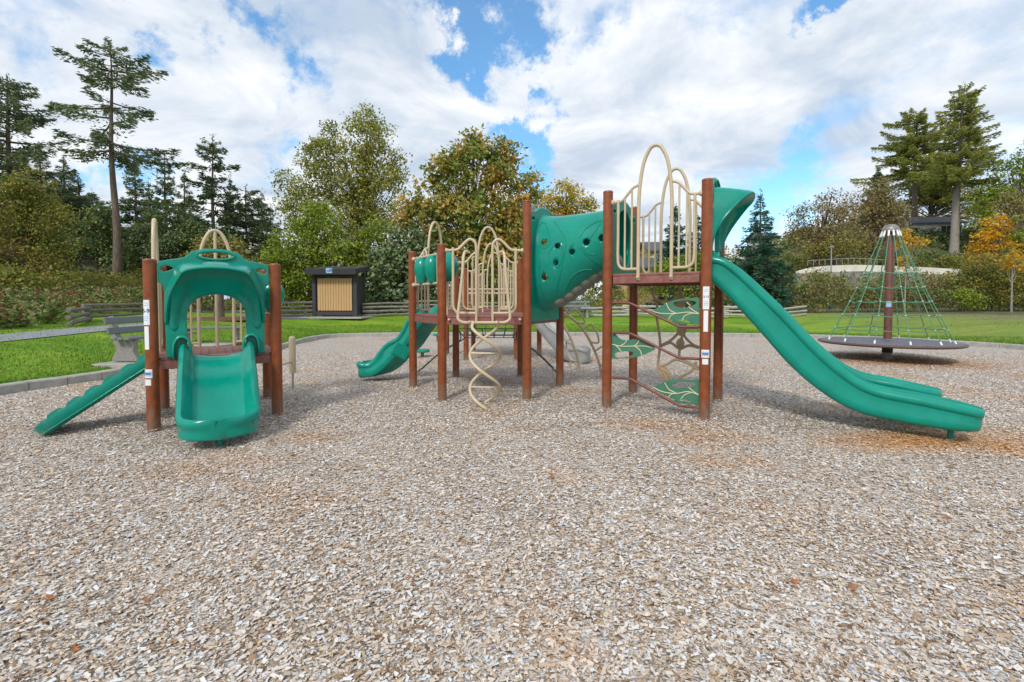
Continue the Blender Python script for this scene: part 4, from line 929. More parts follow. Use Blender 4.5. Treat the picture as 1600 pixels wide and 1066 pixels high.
# ---- path -------------------------------------------------------------------
def strip(name, pts, wd, m, up=.02):
    P = catmull([(x, y, 0) for x, y in pts], 8); v = []; f = []
    for i, p in enumerate(P):
        t = (P[min(i + 1, len(P) - 1)] - P[max(i - 1, 0)]).normalized(); n_ = Vector((-t.y, t.x, 0))
        for k in range(5): q = p + n_ * wd * (k / 4 - .5); v.append((q.x, q.y, tz(q.x, q.y) + up))
    for i in range(len(P) - 1):
        for k in range(4): f.append((i * 5 + k, i * 5 + k + 1, i * 5 + k + 6, i * 5 + k + 5))
    return struct(MB().add(v, f).build(name, m))
strip('path', gxy((-500, 580), (-150, 545), (0, 530), (100, 520), (190, 511), (300, 500.5), (345, 497)) + [(gt(345, 497).x - 1, gt(345, 497).y + 6), (gt(345, 497).x - 8, gt(345, 497).y + 14)], .8, ASPH)
strip('side_path', gxy((300, 501), (360, 498), (430, 496.8), (480, 497)), .8, ASPH, .03)
mp_ = gt(342, 499); struct(MB().lathe((mp_.x, mp_.y - .2, tz(mp_.x, mp_.y) - .02), [(1.5, 0), (1.3, .07), (.7, .11), (.01, .12)], 24).build('mulch_ring', mat('bark_mulch', (.13, .055, .03), .95, var=.5, vscale=20, bump=.8), None))
# ================================================================= vegetation
def leaf_mat(name, cols, trans=.25, rough=.6, patch=.35):
    """foliage: colour by leaf (rnd) and by branch patch (tint); cols dark->light list"""
    m = bpy.data.materials.new(name); m.use_nodes = True; t = m.node_tree; b = t.nodes['Principled BSDF']; b.inputs['Roughness'].default_value = rough; b.inputs['Specular IOR Level'].default_value = .3
    a1 = t.nodes.new('ShaderNodeAttribute'); a1.attribute_name = 'rnd'; a2 = t.nodes.new('ShaderNodeAttribute'); a2.attribute_name = 'tint'
    s = t.nodes.new('ShaderNodeMath'); s.operation = 'MULTIPLY'; t.links.new(a1.outputs['Fac'], s.inputs[0]); s.inputs[1].default_value = 1 - patch
    s2 = t.nodes.new('ShaderNodeMath'); s2.operation = 'MULTIPLY_ADD'; t.links.new(a2.outputs['Fac'], s2.inputs[0]); s2.inputs[1].default_value = patch; t.links.new(s.outputs[0], s2.inputs[2])
    r = t.nodes.new('ShaderNodeValToRGB'); t.links.new(s2.outputs[0], r.inputs[0]); n = len(cols)
    while len(r.color_ramp.elements) < n: r.color_ramp.elements.new(.5)
    for i, (el, c) in enumerate(zip(r.color_ramp.elements, cols)): el.position = .12 + .76 * i / (n - 1); el.color = (*c, 1)
    t.links.new(r.outputs[0], b.inputs['Base Color'])
    tr = t.nodes.new('ShaderNodeBsdfTranslucent'); hs_ = t.nodes.new('ShaderNodeHueSaturation'); hs_.inputs['Value'].default_value = 1.3; t.links.new(r.outputs[0], hs_.inputs['Color']); t.links.new(hs_.outputs[0], tr.inputs['Color'])
    mx_ = t.nodes.new('ShaderNodeMixShader'); mx_.inputs[0].default_value = trans; t.links.new(b.outputs[0], mx_.inputs[1]); t.links.new(tr.outputs[0], mx_.inputs[2]); t.links.new(mx_.outputs[0], t.nodes['Material Output'].inputs['Surface']); return m
L_FIR = leaf_mat('fir_needles', [(0.0732, 0.111, 0.0563), (0.13, 0.185, 0.0845), (0.18, 0.237, 0.105), (0.244, 0.281, 0.126)], .35)
L_FIR2 = leaf_mat('sunny_fir_needles', [(0.133, 0.176, 0.0483), (0.266, 0.307, 0.0724), (0.38, 0.406, 0.0968), (0.495, 0.475, 0.121)], .35)  # lighter, yellower copy of the fir needles, with sunlight put into the colours
L_SPR = leaf_mat('spruce_needles', [(0.0257, 0.0715, 0.0501), (0.0429, 0.122, 0.0786), (0.0715, 0.172, 0.107), (0.114, 0.229, 0.143)], .32)
L_LIGHT = leaf_mat('light_green_leaves', [(0.0957, 0.149, 0.0158), (0.182, 0.267, 0.0288), (0.286, 0.364, 0.0459), (0.433, 0.446, 0.0723)], .3)
L_ALD = leaf_mat('olive_leaves', [(0.13, 0.165, 0.0332), (0.236, 0.268, 0.0497), (0.366, 0.375, 0.0746), (0.497, 0.421, 0.0993)], .3)
L_CHES = leaf_mat('chestnut_leaves', [(0.109, 0.166, 0.0365), (0.182, 0.259, 0.0546), (0.274, 0.331, 0.0791), (0.384, 0.369, 0.0976), (0.547, 0.349, 0.0916), (0.656, 0.349, 0.0729)], .3, patch=.6)
L_CHESG = leaf_mat('grey_green_leaves', [(0.0676, 0.118, 0.0473), (0.127, 0.186, 0.0761), (0.203, 0.263, 0.118), (0.287, 0.338, 0.169)], .2)
L_YEL = leaf_mat('yellowing_leaves', [(0.168, 0.212, 0.0249), (0.336, 0.327, 0.0373), (0.554, 0.441, 0.0373), (0.706, 0.392, 0.0373)], .35)
L_ORG = leaf_mat('orange_yellow_leaves', [(0.4, 0.224, 0.015), (0.6, 0.336, 0.02), (0.72, 0.47, 0.03), (0.62, 0.246, 0.02)], .35)
L_BRN = leaf_mat('brown_oak_leaves', [(0.146, 0.118, 0.0505), (0.259, 0.201, 0.0826), (0.353, 0.271, 0.115), (0.311, 0.306, 0.103)], .2)
L_OAK = leaf_mat('olive_oak_leaves', [(0.118, 0.126, 0.035), (0.212, 0.206, 0.0524), (0.307, 0.288, 0.07), (0.401, 0.276, 0.0873)], .2)
L_MIX = leaf_mat('autumn_understory_leaves', [(0.0939, 0.13, 0.0278), (0.161, 0.202, 0.0358), (0.254, 0.261, 0.0497), (0.349, 0.273, 0.0547), (0.254, 0.195, 0.0547)], .3, patch=.6)
L_BRAM = leaf_mat('bramble_leaves', [(0.0398, 0.0715, 0.0207), (0.0874, 0.144, 0.0318), (0.159, 0.223, 0.0556), (0.254, 0.303, 0.0952), (0.223, 0.111, 0.0556), (0.27, 0.0952, 0.0477)], .2, patch=.45)
L_DARK = leaf_mat('dark_wood_leaves', [(0.0574, 0.104, 0.0418), (0.1, 0.17, 0.0522), (0.171, 0.234, 0.073), (0.287, 0.287, 0.0913)], .15)
rngv = np.random.default_rng(11)
class LB:
    def __init__(s): s.c = []; s.u = []; s.l = []; s.w = []; s.t = []; s.n = []
    def add(s, c, u, l, wd, tint, nrm=None):
        n = len(c)
        if n == 0: return
        s.c.append(c); s.u.append(u); s.l.append(np.broadcast_to(l, n)); s.w.append(np.broadcast_to(wd, n)); s.t.append(np.broadcast_to(tint, n)); s.n.append(nrm if nrm is not None else rngv.normal(size=(n, 3)))
    def build(s, name, m, parent=None):
        c, u, l, wd, ti, nr = (np.concatenate(x) for x in (s.c, s.u, s.l, s.w, s.t, s.n)); n = len(c)
        u = u / (np.linalg.norm(u, axis=1, keepdims=True) + 1e-9); v = np.cross(u, nr); v /= (np.linalg.norm(v, axis=1, keepdims=True) + 1e-9)
        nn = np.cross(u, v); l = l[:, None]; wd = wd[:, None]
        V = np.stack([c - u * l * .5, c + v * wd * .5 - u * l * .08 + nn * wd * .12, c + u * l * .5 - nn * wd * .15, c - v * wd * .5 - u * l * .05 + nn * wd * .12], 1)
        if parent is not None: V = V - np.array(origin_of(parent))
        q = np.arange(n * 4)
        tri = np.arange(n)[:, None] * 4 + np.array([[0, 1, 2, 3]])
        return npmesh(name, V.reshape(-1, 3), tri.ravel(), np.full(n, 4), m, parent, True, {'rnd': np.repeat(rngv.random(n), 4), 'tint': np.repeat(ti, 4)})
def rdir(n):
    d = rngv.normal(size=(n, 3)); return d / np.linalg.norm(d, axis=1, keepdims=True)
def clump(lb, c, r, n, size, flat=.75, tint=None, asp=.62):
    d = rdir(n); rad = rngv.random((n, 1)) ** .45 * r; p = np.array(c)[None] + d * rad * np.array([1, 1, flat])
    u = d + rngv.normal(size=(n, 3)) * .7 + np.array([0, 0, -.35]); nr = d * .8 + np.array([0, 0, .9]) + rngv.normal(size=(n, 3)) * .55
    sz = size * rngv.uniform(.6, 1.25, n); lb.add(p, u, sz, sz * asp, rngv.random() if tint is None else tint, nr)
def limb(mb, a, b, r0, r1, sag=.0, n=6, k=5, wob=.08):
    a, b = Vector(a), Vector(b); L = (b - a).length; pts = []
    o1 = Vector(rngv.normal(size=3)) * wob * L
    for i in range(k + 1):
        t = i / k; pts.append(a.lerp(b, t) + o1 * math.sin(math.pi * t) * .5 + Vector((0, 0, sag * L * math.sin(math.pi * t))))
    mb.tube(pts, [r0 + (r1 - r0) * (i / k) for i in range(k + 1)], n, caps=False); return pts
def broadleaf(name, label, u, vb, Y, blobs, m, leaf=.16, nc=120, per=60, cr_=.75, bark=BARK, tr=.16, cat='tree', trunk_top=None, airy=.0, lean=0, base_z=None, depth=.8):
    """trunk, limbs reaching into every leaf cloud, and leaf clumps spread through the crown given by picture-measured ellipsoids"""
    b0 = at(u, vb, Y); gz_ = tz(b0.x, Y) if base_z is None else base_z; t = thing(name, label, cat, (b0.x, Y, gz_))
    B = []
    for bu, bv, ru, rv in blobs:
        c = at(bu, bv, Y); B.append((np.array(c), ru * Y / F, rv * Y / F))
    area = np.array([a * b for _, a, b in B]); area = area / area.sum(); mb = MB(); lb = LB(); base = Vector((b0.x, Y, gz_ - .2)); top = max(c[2] + rv * .55 for c, _, rv in B)
    ti = max(range(len(B)), key=lambda i: B[i][0][2]); tp = B[ti][0]; H = top - gz_
    tw_ = [base + Vector((0, 0, 0)), base.lerp(Vector((tp[0], tp[1], top)), .3) + Vector((lean * .3, 0, 0)), base.lerp(Vector((tp[0], tp[1], top)), .65) + Vector((lean * .2, 0, 0)), Vector((tp[0], tp[1], top))]
    tp_ = catmull(tw_, 5); mb.tube(tp_, [tr * (1 - .88 * i / (len(tp_) - 1)) for i in range(len(tp_))], 8, caps=False)
    for i in range(nc):
        k = rngv.choice(len(B), p=area); c, rh, rv = B[k]; d = rdir(1)[0]
        if d[1] > .2 and rngv.random() < .45: d[1] *= -1
        rad = rngv.random() ** .35 * .95; p = c + d * np.array([rh, rh * depth, rv]) * rad
        if p[2] < gz_ + .3: p[2] = gz_ + .3 + rngv.random() * .5
        clump(lb, p, cr_ * rngv.uniform(.55, 1.2), max(4, int(per * rngv.uniform(.4, 1.3))), leaf)
        if i % 3 == 0:
            h = min(max((p[2] - gz_) * .55, H * .12), H * .95); s = min(range(len(tp_)), key=lambda j: abs(tp_[j].z - gz_ - h)); f_ = s / (len(tp_) - 1); r0 = tr * (1 - .85 * f_) * .32
            limb(mb, tp_[s], p, r0, max(.008, r0 * .15), sag=.06, n=5)
    mb.build('trunk', bark, t, sharp=60); lb.build('crown', m, t); return t
def conifer(name, label, u, vb, vt, Y, wpx, m, cb=.1, dens=1.0, droop=.25, top_w=.05, shape=.85, tr=.22, irr=.3, one=0.0, twig=.42, bark=BARK, lean=0.0, tiers=None, base_z=None, cat='tree', bare=0.0, gaps=()):
    b0 = at(u, vb, Y); gz_ = tz(b0.x, Y) if base_z is None else base_z; top = at(u, vt, Y).z; H = top - gz_; Rm = wpx * Y / F
    t = thing(name, label, cat, (b0.x, Y, gz_)); mb = MB(); lb = LB()
    ax = lambda h: Vector((b0.x + lean * max(0, h / H) ** 1.4 * H * .1 + .12 * math.sin(h * .6) * irr, Y, gz_ + h))
    mb.tube([ax(-.3)] + [ax(H * i / 10) for i in range(1, 11)], [tr * 1.12] + [tr * (1 - .95 * i / 10) + .008 for i in range(1, 11)], 8, caps=False)
    nw = int((tiers or H * 1.7) * 1.0); z0 = cb * H
    for i in range(nw):
        f = min(.99, (i + rngv.random() * .8) / nw); h = z0 + (H * .985 - z0) * f
        if any(a < h / H < b for a, b in gaps): continue
        prof = (1 - f) ** shape * (1 - bare * math.exp(-f * 6)) + top_w
        nb2 = rngv.integers(3, 6); a0 = rngv.random() * 7
        for k in range(nb2):
            if rngv.random() > dens: continue
            a = a0 + 2 * math.pi * k / nb2 + rngv.normal() * .3; side = 1 + one * math.cos(a); L = Rm * prof * rngv.uniform(1 - irr, 1 + irr * .6) * side
            if L < .08: continue
            d = np.array([math.cos(a), math.sin(a), 0]); o = np.array(ax(h)); seg = 6; pts = []
            dr = droop * rngv.uniform(.5, 1.4) * (1 - f * .7)
            for q in range(seg + 1):
                s = q / seg; pts.append(o + d * L * s + np.array([0, 0, L * (-dr * s + (dr * .75 + .12 * f) * s * s + .12 * f * s)]))
            mb.tube([Vector(p) for p in pts], [max(.006, .022 * L * (1 - .85 * q / seg)) for q in range(seg + 1)], 4, caps=False)
            pts = np.array(pts); n = int(14 + 50 * L * min(1.6, .8 + .25 * L)); s = .18 + .82 * rngv.random(n) ** .8; idx = np.minimum((s * seg).astype(int), seg - 1); fr = s * seg - idx
            p = pts[idx] * (1 - fr)[:, None] + pts[idx + 1] * fr[:, None]; sd = rngv.choice([-1, 1], n); side_v = np.array([-d[1], d[0], 0]); wl = (L * .30 * (1 - s) + .10) * rngv.random(n)
            p = p + side_v * (sd * wl)[:, None] + rngv.normal(size=(n, 3)) * .04 + np.array([0, 0, -.16]) * (wl / (.3 * L + .1))[:, None] + np.array([0, 0, -.45]) * (rngv.random(n) ** 2.5 * min(1.3, .3 + L * .3))[:, None] + np.array([0, 0, .12]) * rngv.random((n, 1))
            uu = d[None] * .8 + side_v * (sd * rngv.uniform(.2, 1.2, n))[:, None] + rngv.normal(size=(n, 3)) * .25 + np.array([0, 0, -.2])
            l = twig * .82 * rngv.uniform(.5, 1.15, n) * min(1, .55 + L * .3); lb.add(p, uu, l, l * .30, rngv.random(), np.array([0, 0, .8]) + rngv.normal(size=(n, 3)) * .9)
    n = 14; p = np.array(ax(H * .99))[None] + rngv.normal(size=(n, 3)) * np.array([.08, .08, .2]); lb.add(p, rdir(n) + np.array([0, 0, 1.2]), .22, .07, .5)
    mb.build('trunk', bark, t, sharp=60); lb.build('crown', m, t); return t
def thicket(name, label, pts, m, leaf=.14, per_m=120, depth=2.0, cat='thicket', size_cl=.5, kind='stuff', stems=True, seed=0, asp=.7):
    """band of undergrowth following ground points (u, v_base, Y, v_top)"""
    rg = np.random.default_rng(seed + 50); lb = LB(); P = []
    for u, Y, vt in pts:
        x = at(u, 480, Y).x; P.append((x, Y, at(u, vt, Y).z))
    mb = MB()
    for (x0, y0, t0), (x1, y1, t1) in zip(P[:-1], P[1:]):
        L = math.hypot(x1 - x0, y1 - y0); n = max(2, int(L * per_m / 30)); nx, ny = -(y1 - y0) / L, (x1 - x0) / L
        if nx * (x0 - BC.x) + ny * (y0 - BC.y) < 0: nx, ny = -nx, -ny
        for i in range(n):
            f = rg.random(); dd = rg.random(); x = x0 + (x1 - x0) * f + nx * (dd * depth + size_cl * .9); y = y0 + (y1 - y0) * f + ny * (dd * depth + size_cl * .9); g = tz(x, y); tt = t0 + (t1 - t0) * f
            bulge = .88 + .14 * math.sin(x * 1.3 + seed) + .08 * math.sin(x * 3.1 + y); hh = max(.3, (tt - g) * bulge); prof = (1 - (1 - min(1, dd * 2.2 + .15)) ** 2 * .75)
            z = g + hh * prof * (rg.random() ** .6); clump(lb, (x, y, z), size_cl * rg.uniform(.6, 1.3), 30, leaf, tint=rg.random(), asp=asp)
            if stems and i % 5 == 0: limb(mb, (x, y, g - .1), (x + rg.normal() * .3, y + rg.normal() * .2, z + .3), .015, .004, n=3, k=3)
    o = lb.build(name, m)
    if stems and mb.v: mb.build('stems', BARK, o)
    tag(o, label, cat); o['kind'] = kind; return o

# --- far wood behind everything
thicket('distant_woods', 'dark mass of distant woodland behind the park trees', [(-420, 62, 330), (-150, 62, 315), (0, 60, 340), (120, 60, 350), (250, 60, 340), (420, 60, 365), (640, 62, 385), (860, 64, 392), (985, 66, 428)], L_DARK, leaf=.55, per_m=120, depth=6, size_cl=1.9, stems=False, seed=1, cat='woodland')
thicket('distant_woods', 'olive wooded slope far behind the yellow house', [(960, 80, 425), (1100, 80, 400), (1200, 82, 385), (1290, 86, 362), (1400, 90, 325), (1500, 90, 315), (1640, 88, 280), (1850, 85, 260)], L_OAK, leaf=.6, per_m=110, depth=8, size_cl=2.0, stems=False, seed=2, cat='woodland')
# --- left wood
conifer('fir_tree', 'tall thin conifer with a long bare trunk, tallest tree on the left', 183, 440, 66, 30, 58, L_FIR, cb=.53, dens=.58, droop=.3, top_w=.26, shape=.35, tr=.25, irr=.85, twig=.42, tiers=26, bark=BARK, lean=-.05, gaps=((.60, .66), (.755, .785)))
conifer('fir_tree', 'dark ragged conifer at the left edge of the picture', 22, 440, 118, 33, 78, L_FIR, cb=.22, dens=.8, droop=.25, top_w=.16, shape=.5, tr=.3, irr=.5, tiers=30)
conifer('fir_tree', 'slim conifer between the edge tree and the tallest conifer', 106, 440, 246, 40, 44, L_FIR, cb=.15, dens=.85, droop=.2, irr=.45, tiers=24, twig=.5)
conifer('fir_tree', 'conifer directly right of the tall bare trunk', 216, 440, 248, 42, 42, L_FIR, cb=.12, dens=.9, irr=.4, tiers=24, twig=.5)
conifer('fir_tree', 'second conifer right of the tall bare trunk, with an even taper', 262, 440, 240, 40, 46, L_FIR, cb=.1, dens=.9, irr=.45, tiers=24, twig=.5)
conifer('fir_tree', 'open branched conifer rising behind the small tower', 336, 440, 212, 36, 56, L_FIR, cb=.2, dens=.75, droop=-.05, irr=.5, tiers=24, twig=.5, shape=.65, top_w=.12)
conifer('fir_tree', 'flat topped small conifer left of the light green tree', 387, 440, 292, 38, 50, L_FIR, cb=.25, dens=.75, droop=.05, irr=.4, tiers=16, twig=.5, shape=.45, top_w=.25)
XF = ((70, 228, 38, 34, 'slim conifer between the edge tree and its shorter neighbour'), (128, 275, 36, 30, 'thin ragged conifer just left of the tall bare trunk'), (238, 285, 37, 30, 'short thin conifer between the pair right of the tall bare trunk'), (292, 268, 43, 34, 'slim conifer left of the open branched one'), (362, 276, 44, 34, 'slim conifer between the open branched and flat topped ones'), (412, 300, 42, 34, 'thin conifer beside the light green tree'), (-20, 215, 38, 44, 'slim conifer cut by the left edge of the picture'))
for u, vt, Y, wd, lb_ in XF:
    conifer('fir_tree', lb_, u, 440, vt, Y, wd, L_FIR, cb=.14, dens=.85, irr=.6, tiers=26, twig=.45, droop=.25)
for k, (u, vt, Y, wd) in enumerate(((-60, 190, 34, 80), (60, 290, 44, 50), (148, 300, 44, 52), (300, 300, 46, 50), (425, 322, 46, 44), (-150, 260, 40, 80))):
    conifer('fir_tree', ('dark conifer outside the left edge', 'low conifer filling the gap beside the edge tree', 'low conifer close left of the tall bare trunk', 'low dark conifer left of the open branched one', 'small conifer tip showing left of the olive tree', 'far dark conifer beyond the left edge')[k], u, 440, vt, Y, wd, L_FIR, cb=.08, dens=.9, irr=.4, tiers=22, twig=.55)
broadleaf('evergreen_tree', 'bushy dark evergreen in front of the wood left of the tall trunk', 150, 440, 31, [(140, 375, 50, 40), (105, 400, 40, 30), (190, 400, 30, 30), (160, 345, 30, 25)], L_DARK, leaf=.2, nc=150, per=60, cr_=.7)
broadleaf('evergreen_tree', 'bushy dark evergreen behind the small tower', 262, 440, 33, [(245, 385, 45, 38), (300, 375, 40, 35), (275, 345, 35, 25), (345, 390, 35, 30)], L_DARK, leaf=.2, nc=150, per=60, cr_=.75)
broadleaf('autumn_tree', 'sparse brownish tree with a mottled trunk by the left edge', 55, 445, 22, [(20, 330, 50, 55), (70, 350, 42, 50), (45, 290, 35, 30), (10, 395, 50, 35), (85, 400, 35, 28)], L_MIX, leaf=.14, nc=330, per=40, cr_=.6, bark=BARK, tr=.15)
broadleaf('ivy_covered_tree', 'pale leaved climber clad tree right of the tall trunk', 235, 440, 32, [(222, 372, 26, 20), (262, 374, 22, 16), (245, 395, 30, 18)], L_CHESG, leaf=.18, nc=80, per=50, cr_=.6)
broadleaf('tree', 'grey trunked park tree in a mulch ring seen through the arch', 342, 497, gt(342, 497).y, [(330, 420, 40, 30), (370, 405, 35, 30), (345, 385, 30, 20)], L_OAK, leaf=.15, nc=110, per=45, cr_=.55, tr=.24)
thicket('undergrowth', 'yellowing brushwood on the bank behind the left brambles', [(-380, 15, 400), (-150, 16.5, 405), (-20, 17.5, 415), (60, 18.5, 418), (130, 20.5, 424), (200, 23.5, 428), (290, 28, 436), (400, 34, 440)], L_MIX, leaf=.15, per_m=760, depth=5.5, size_cl=.6, seed=3)
thicket('bramble_thicket', 'dark green brambles along the left edge of the lawn', [(-400, gt(-400, 545).y, 400), (-150, gt(-150, 526).y, 430), (0, gt(0, 517).y, 447), (60, gt(60, 514).y, 453), (95, gt(95, 509).y + .3, 458), (150, gt(150, 501).y + .4, 462), (240, gt(240, 494).y + .4, 470), (330, gt(330, 491).y + 1.6, 474)], L_BRAM, leaf=.13, per_m=1150, depth=3.2, size_cl=.42, seed=4)
thicket('undergrowth', 'tawny shrubs behind the split-rail fence on the left', [(150, 22.5, 440), (210, 23.5, 440), (270, 25.5, 448), (300, 27, 455)], L_OAK, leaf=.13, per_m=500, depth=3, size_cl=.5, seed=5)
thicket('fern_patch', 'bright yellow green ferns beside the mottled trunk', [(40, 20.6, 432), (72, 20.8, 434)], L_LIGHT, leaf=.2, per_m=160, depth=.9, size_cl=.4, seed=6, asp=.3)
thicket('orange_shrub', 'orange leaved shrub at the foot of the left wood', [(15, 22.3, 410), (45, 22.3, 406)], L_ORG, leaf=.13, per_m=90, depth=.9, size_cl=.45, seed=7)
thicket('yellow_shrub', 'yellow green shrub behind the tall bare trunk', [(190, 33, 400), (235, 34, 405)], L_YEL, leaf=.15, per_m=180, depth=1.5, size_cl=.5, seed=8)
# --- middle trees
broadleaf('alder_tree', 'tall airy olive tree behind the kiosk', 560, 495, 33, [(575, 215, 38, 45), (545, 270, 50, 55), (500, 265, 42, 50), (590, 300, 50, 55), (480, 330, 42, 45), (555, 350, 60, 50), (450, 300, 22, 35), (620, 270, 22, 35), (515, 215, 18, 24)], L_ALD, leaf=.20, nc=560, per=44, cr_=.8, tr=.18)
broadleaf('light_green_tree', 'dense light green bushy tree left of the kiosk', 480, 495, 27.5, [(470, 400, 62, 62), (530, 395, 55, 58), (440, 440, 42, 50), (500, 350, 42, 35), (560, 430, 45, 55), (465, 460, 60, 35), (590, 380, 30, 50), (540, 465, 50, 30)], L_LIGHT, leaf=.17, nc=520, per=62, cr_=.66, tr=.2)
broadleaf('chestnut_tree', 'large dark chestnut with rusty leaves behind the hexagonal deck', 735, 495, 28, [(740, 275, 60, 55), (690, 265, 28, 25), (785, 245, 25, 30), (800, 300, 42, 50), (675, 330, 45, 50), (745, 350, 75, 55), (810, 370, 45, 50), (690, 400, 60, 55), (770, 420, 70, 50), (640, 350, 25, 40), (740, 228, 22, 20)], L_CHES, leaf=.29, nc=520, per=42, cr_=.78, tr=.3)
broadleaf('chestnut_tree', 'lower grey green chestnut between the kiosk and the hexagonal deck', 640, 495, 26.5, [(640, 400, 40, 48), (605, 430, 35, 45), (660, 450, 45, 38), (620, 465, 45, 28)], L_CHESG, leaf=.27, nc=200, per=42, cr_=.7, tr=.18)
broadleaf('small_maple_tree', 'yellow green tree top behind the tube bridge', 885, 495, 34, [(885, 310, 34, 28), (915, 330, 26, 22), (870, 340, 30, 30), (895, 365, 42, 30), (905, 400, 40, 35)], L_YEL, leaf=.19, nc=230, per=44, cr_=.66, tr=.17)
broadleaf('rusty_tree', 'rust brown tree crown touching the tube bridge top left', 850, 495, 35, [(845, 320, 25, 30), (840, 370, 30, 40), (860, 420, 40, 40)], L_CHES, leaf=.22, nc=100, per=36, cr_=.6, tr=.17)
thicket('undergrowth', 'shaded shrubs behind the kiosk and hexagonal deck', [(395, 29, 455), (480, 29, 462), (560, 28.5, 455), (640, 28.5, 455), (720, 28.5, 445), (800, 28.5, 440), (860, 28.5, 440)], L_DARK, leaf=.19, per_m=420, depth=2.5, size_cl=.6, seed=9)
thicket('dry_shrubs', 'brown dry shrubs behind the fence under the tube bridge', [(860, 27, 445), (920, 26.5, 440), (980, 26.5, 446), (1030, 26.5, 455)], L_MIX, leaf=.12, per_m=430, depth=2.5, size_cl=.5, seed=10)
# --- houses
def gable(name, label, u0, u1, v_eave, v_base, v_ridge, Y, wall, roof, rz=0, dep=8, wins=(), chim=False, cat='house'):
    a, b = at(u0, v_eave, Y), at(u1, v_eave, Y); W = b.x - a.x; z0 = at(u0, v_base, Y).z - 1.5; he = a.z - z0; hr = at(u0, v_ridge, Y).z - z0
    h = thing(name, label, cat, ((a.x + b.x) / 2, Y, z0), rz); bdy = MB().box((0, dep / 2, he / 2), (W, dep, he)).build('wall', wall, h, world=False)
    ov = .5; v = []; f = []
    pr = [(-ov, he - .15), (dep / 2, hr), (dep + ov, he - .15), (dep + ov, he + .05), (dep / 2, hr + .22), (-ov, he + .05)]
    mb = MB(); mb.loft([[Vector((x, y, z)) for y, z in pr] for x in (-W / 2 - ov, W / 2 + ov)]); r_ = mb.build('roof', roof, h, world=False, sharp=20)
    for x in (-W / 2 + .01, W / 2 - .01):
        g = [(x - .1, 0, he - .01), (x - .1, dep, he - .01), (x - .1, dep / 2, hr), (x + .1, 0, he - .01), (x + .1, dep, he - .01), (x + .1, dep / 2, hr)]
        MB().add(g, [(0, 1, 2), (5, 4, 3), (0, 2, 5, 3), (1, 4, 5, 2), (0, 3, 4, 1)]).build('gable_end', wall, h, world=False)
    gl = mat('window_glass', (.03, .035, .04), .1); fr_ = mat('white_trim', (.7, .7, .68), .5)
    for (fx, fz, ww, hh) in wins:
        x, z = -W / 2 + W * fx, he * fz; w_ = MB().box((x, -.03, z), (ww + .24, .10, hh + .24)).build('window', fr_, h, world=False); MB().box((x, -.085, z), (ww, .05, hh)).build('pane', gl, w_, world=False); MB().box((x, -.115, z), (.05, .03, hh)).build('mullion', fr_, w_, world=False)
    if chim: MB().box((W * .2, dep * .45, hr + .4), (.9, .7, 1.6)).build('chimney', wall, h, world=False)
    return h
YW = mat('yellow_siding', (.62, .47, .19), .7, var=.08); STN = mat('stone_cladding', (.32, .19, .12), .85, var=.5, vscale=2.5, bump=.6, bscale=3); RF = mat('grey_roof', (.10, .105, .115), .8, var=.2, vscale=3, bump=.4, bscale=8); WW_ = mat('white_siding', (.8, .8, .8), .7, var=.05)
gable('yellow_house', 'yellow house with a dark grey roof seen through the tall tower bars', 975, 1042, 404, 470, 380, 62, YW, RF, dep=7, wins=((.30, .84, .8, 1.0), (.62, .84, .8, 1.0), (.85, .84, .6, 1.0)))
gable('yellow_house', 'second yellow house with a stone front right of the first one', 1016, 1045, 392, 470, 377, 58, YW, RF, dep=5, wins=((.35, .86, .7, 1.2), (.7, .86, .7, 1.2)))
gable('stone_porch', 'low brown stone porch below the yellow houses', 990, 1030, 418, 470, 404, 56, STN, RF, dep=3, wins=((.5, .8, .9, 1.0),))
gable('yellow_house', 'pale yellow house end just left of the tall slide post', 1075, 1120, 402, 470, 388, 64, YW, RF, dep=6, wins=((.3, .86, .8, 1.0), (.75, .86, .8, 1.0)))
gable('white_house', 'white house with dark grey roof on the wooded hill', 1421, 1498, 349, 376, 335, 65, WW_, RF, rz=R(-8), dep=7, wins=((.12, .72, 1.0, 1.0), (.72, .66, 1.2, 1.8), (.9, .66, 1.2, 1.8)))
gable('grey_house', 'grey roofed house half hidden left of the white one', 1190, 1215, 372, 390, 362, 95, WW_, RF, dep=6, wins=((.5, .7, 1, 1),))
# --- right side trees
conifer('spruce_tree', 'young blue green spruce beside the top of the tall slide', 1186, 470, 303, 29, 60, L_SPR, cb=.0, dens=1, droop=.0, shape=.95, top_w=.05, tr=.14, irr=.3, tiers=34, twig=.40)
conifer('spruce_tree', 'blue green spruce top behind the tall tower bars', 1054, 470, 322, 38, 44, L_SPR, cb=.0, dens=1, droop=.05, irr=.3, tiers=26, tr=.14, twig=.5)
conifer('spruce_tree', 'second spruce top close to the tall slide post', 1090, 470, 336, 40, 42, L_SPR, cb=.0, dens=1, droop=.05, irr=.3, tiers=24, tr=.14, twig=.5)
conifer('fir_tree', 'small distant conifer tip behind the tube bridge', 955, 470, 395, 60, 20, L_FIR, cb=.0, irr=.3, tiers=16)
broadleaf('bush', 'mid green bush behind the tall tower bars', 1060, 480, 33, [(1045, 420, 30, 28), (1085, 415, 32, 28), (1120, 425, 30, 30), (1065, 450, 45, 28), (1010, 440, 26, 22)], L_LIGHT, leaf=.17, nc=180, per=50, cr_=.55, tr=.1, cat='bush')
broadleaf('oak_tree', 'sparse brown oak left of the spinner mast', 1268, 440, 52, [(1250, 345, 24, 24), (1285, 325, 26, 22), (1310, 345, 26, 30), (1265, 375, 34, 24), (1300, 308, 14, 12), (1235, 362, 16, 16)], L_BRN, leaf=.27, nc=190, per=24, cr_=.95, tr=.3)
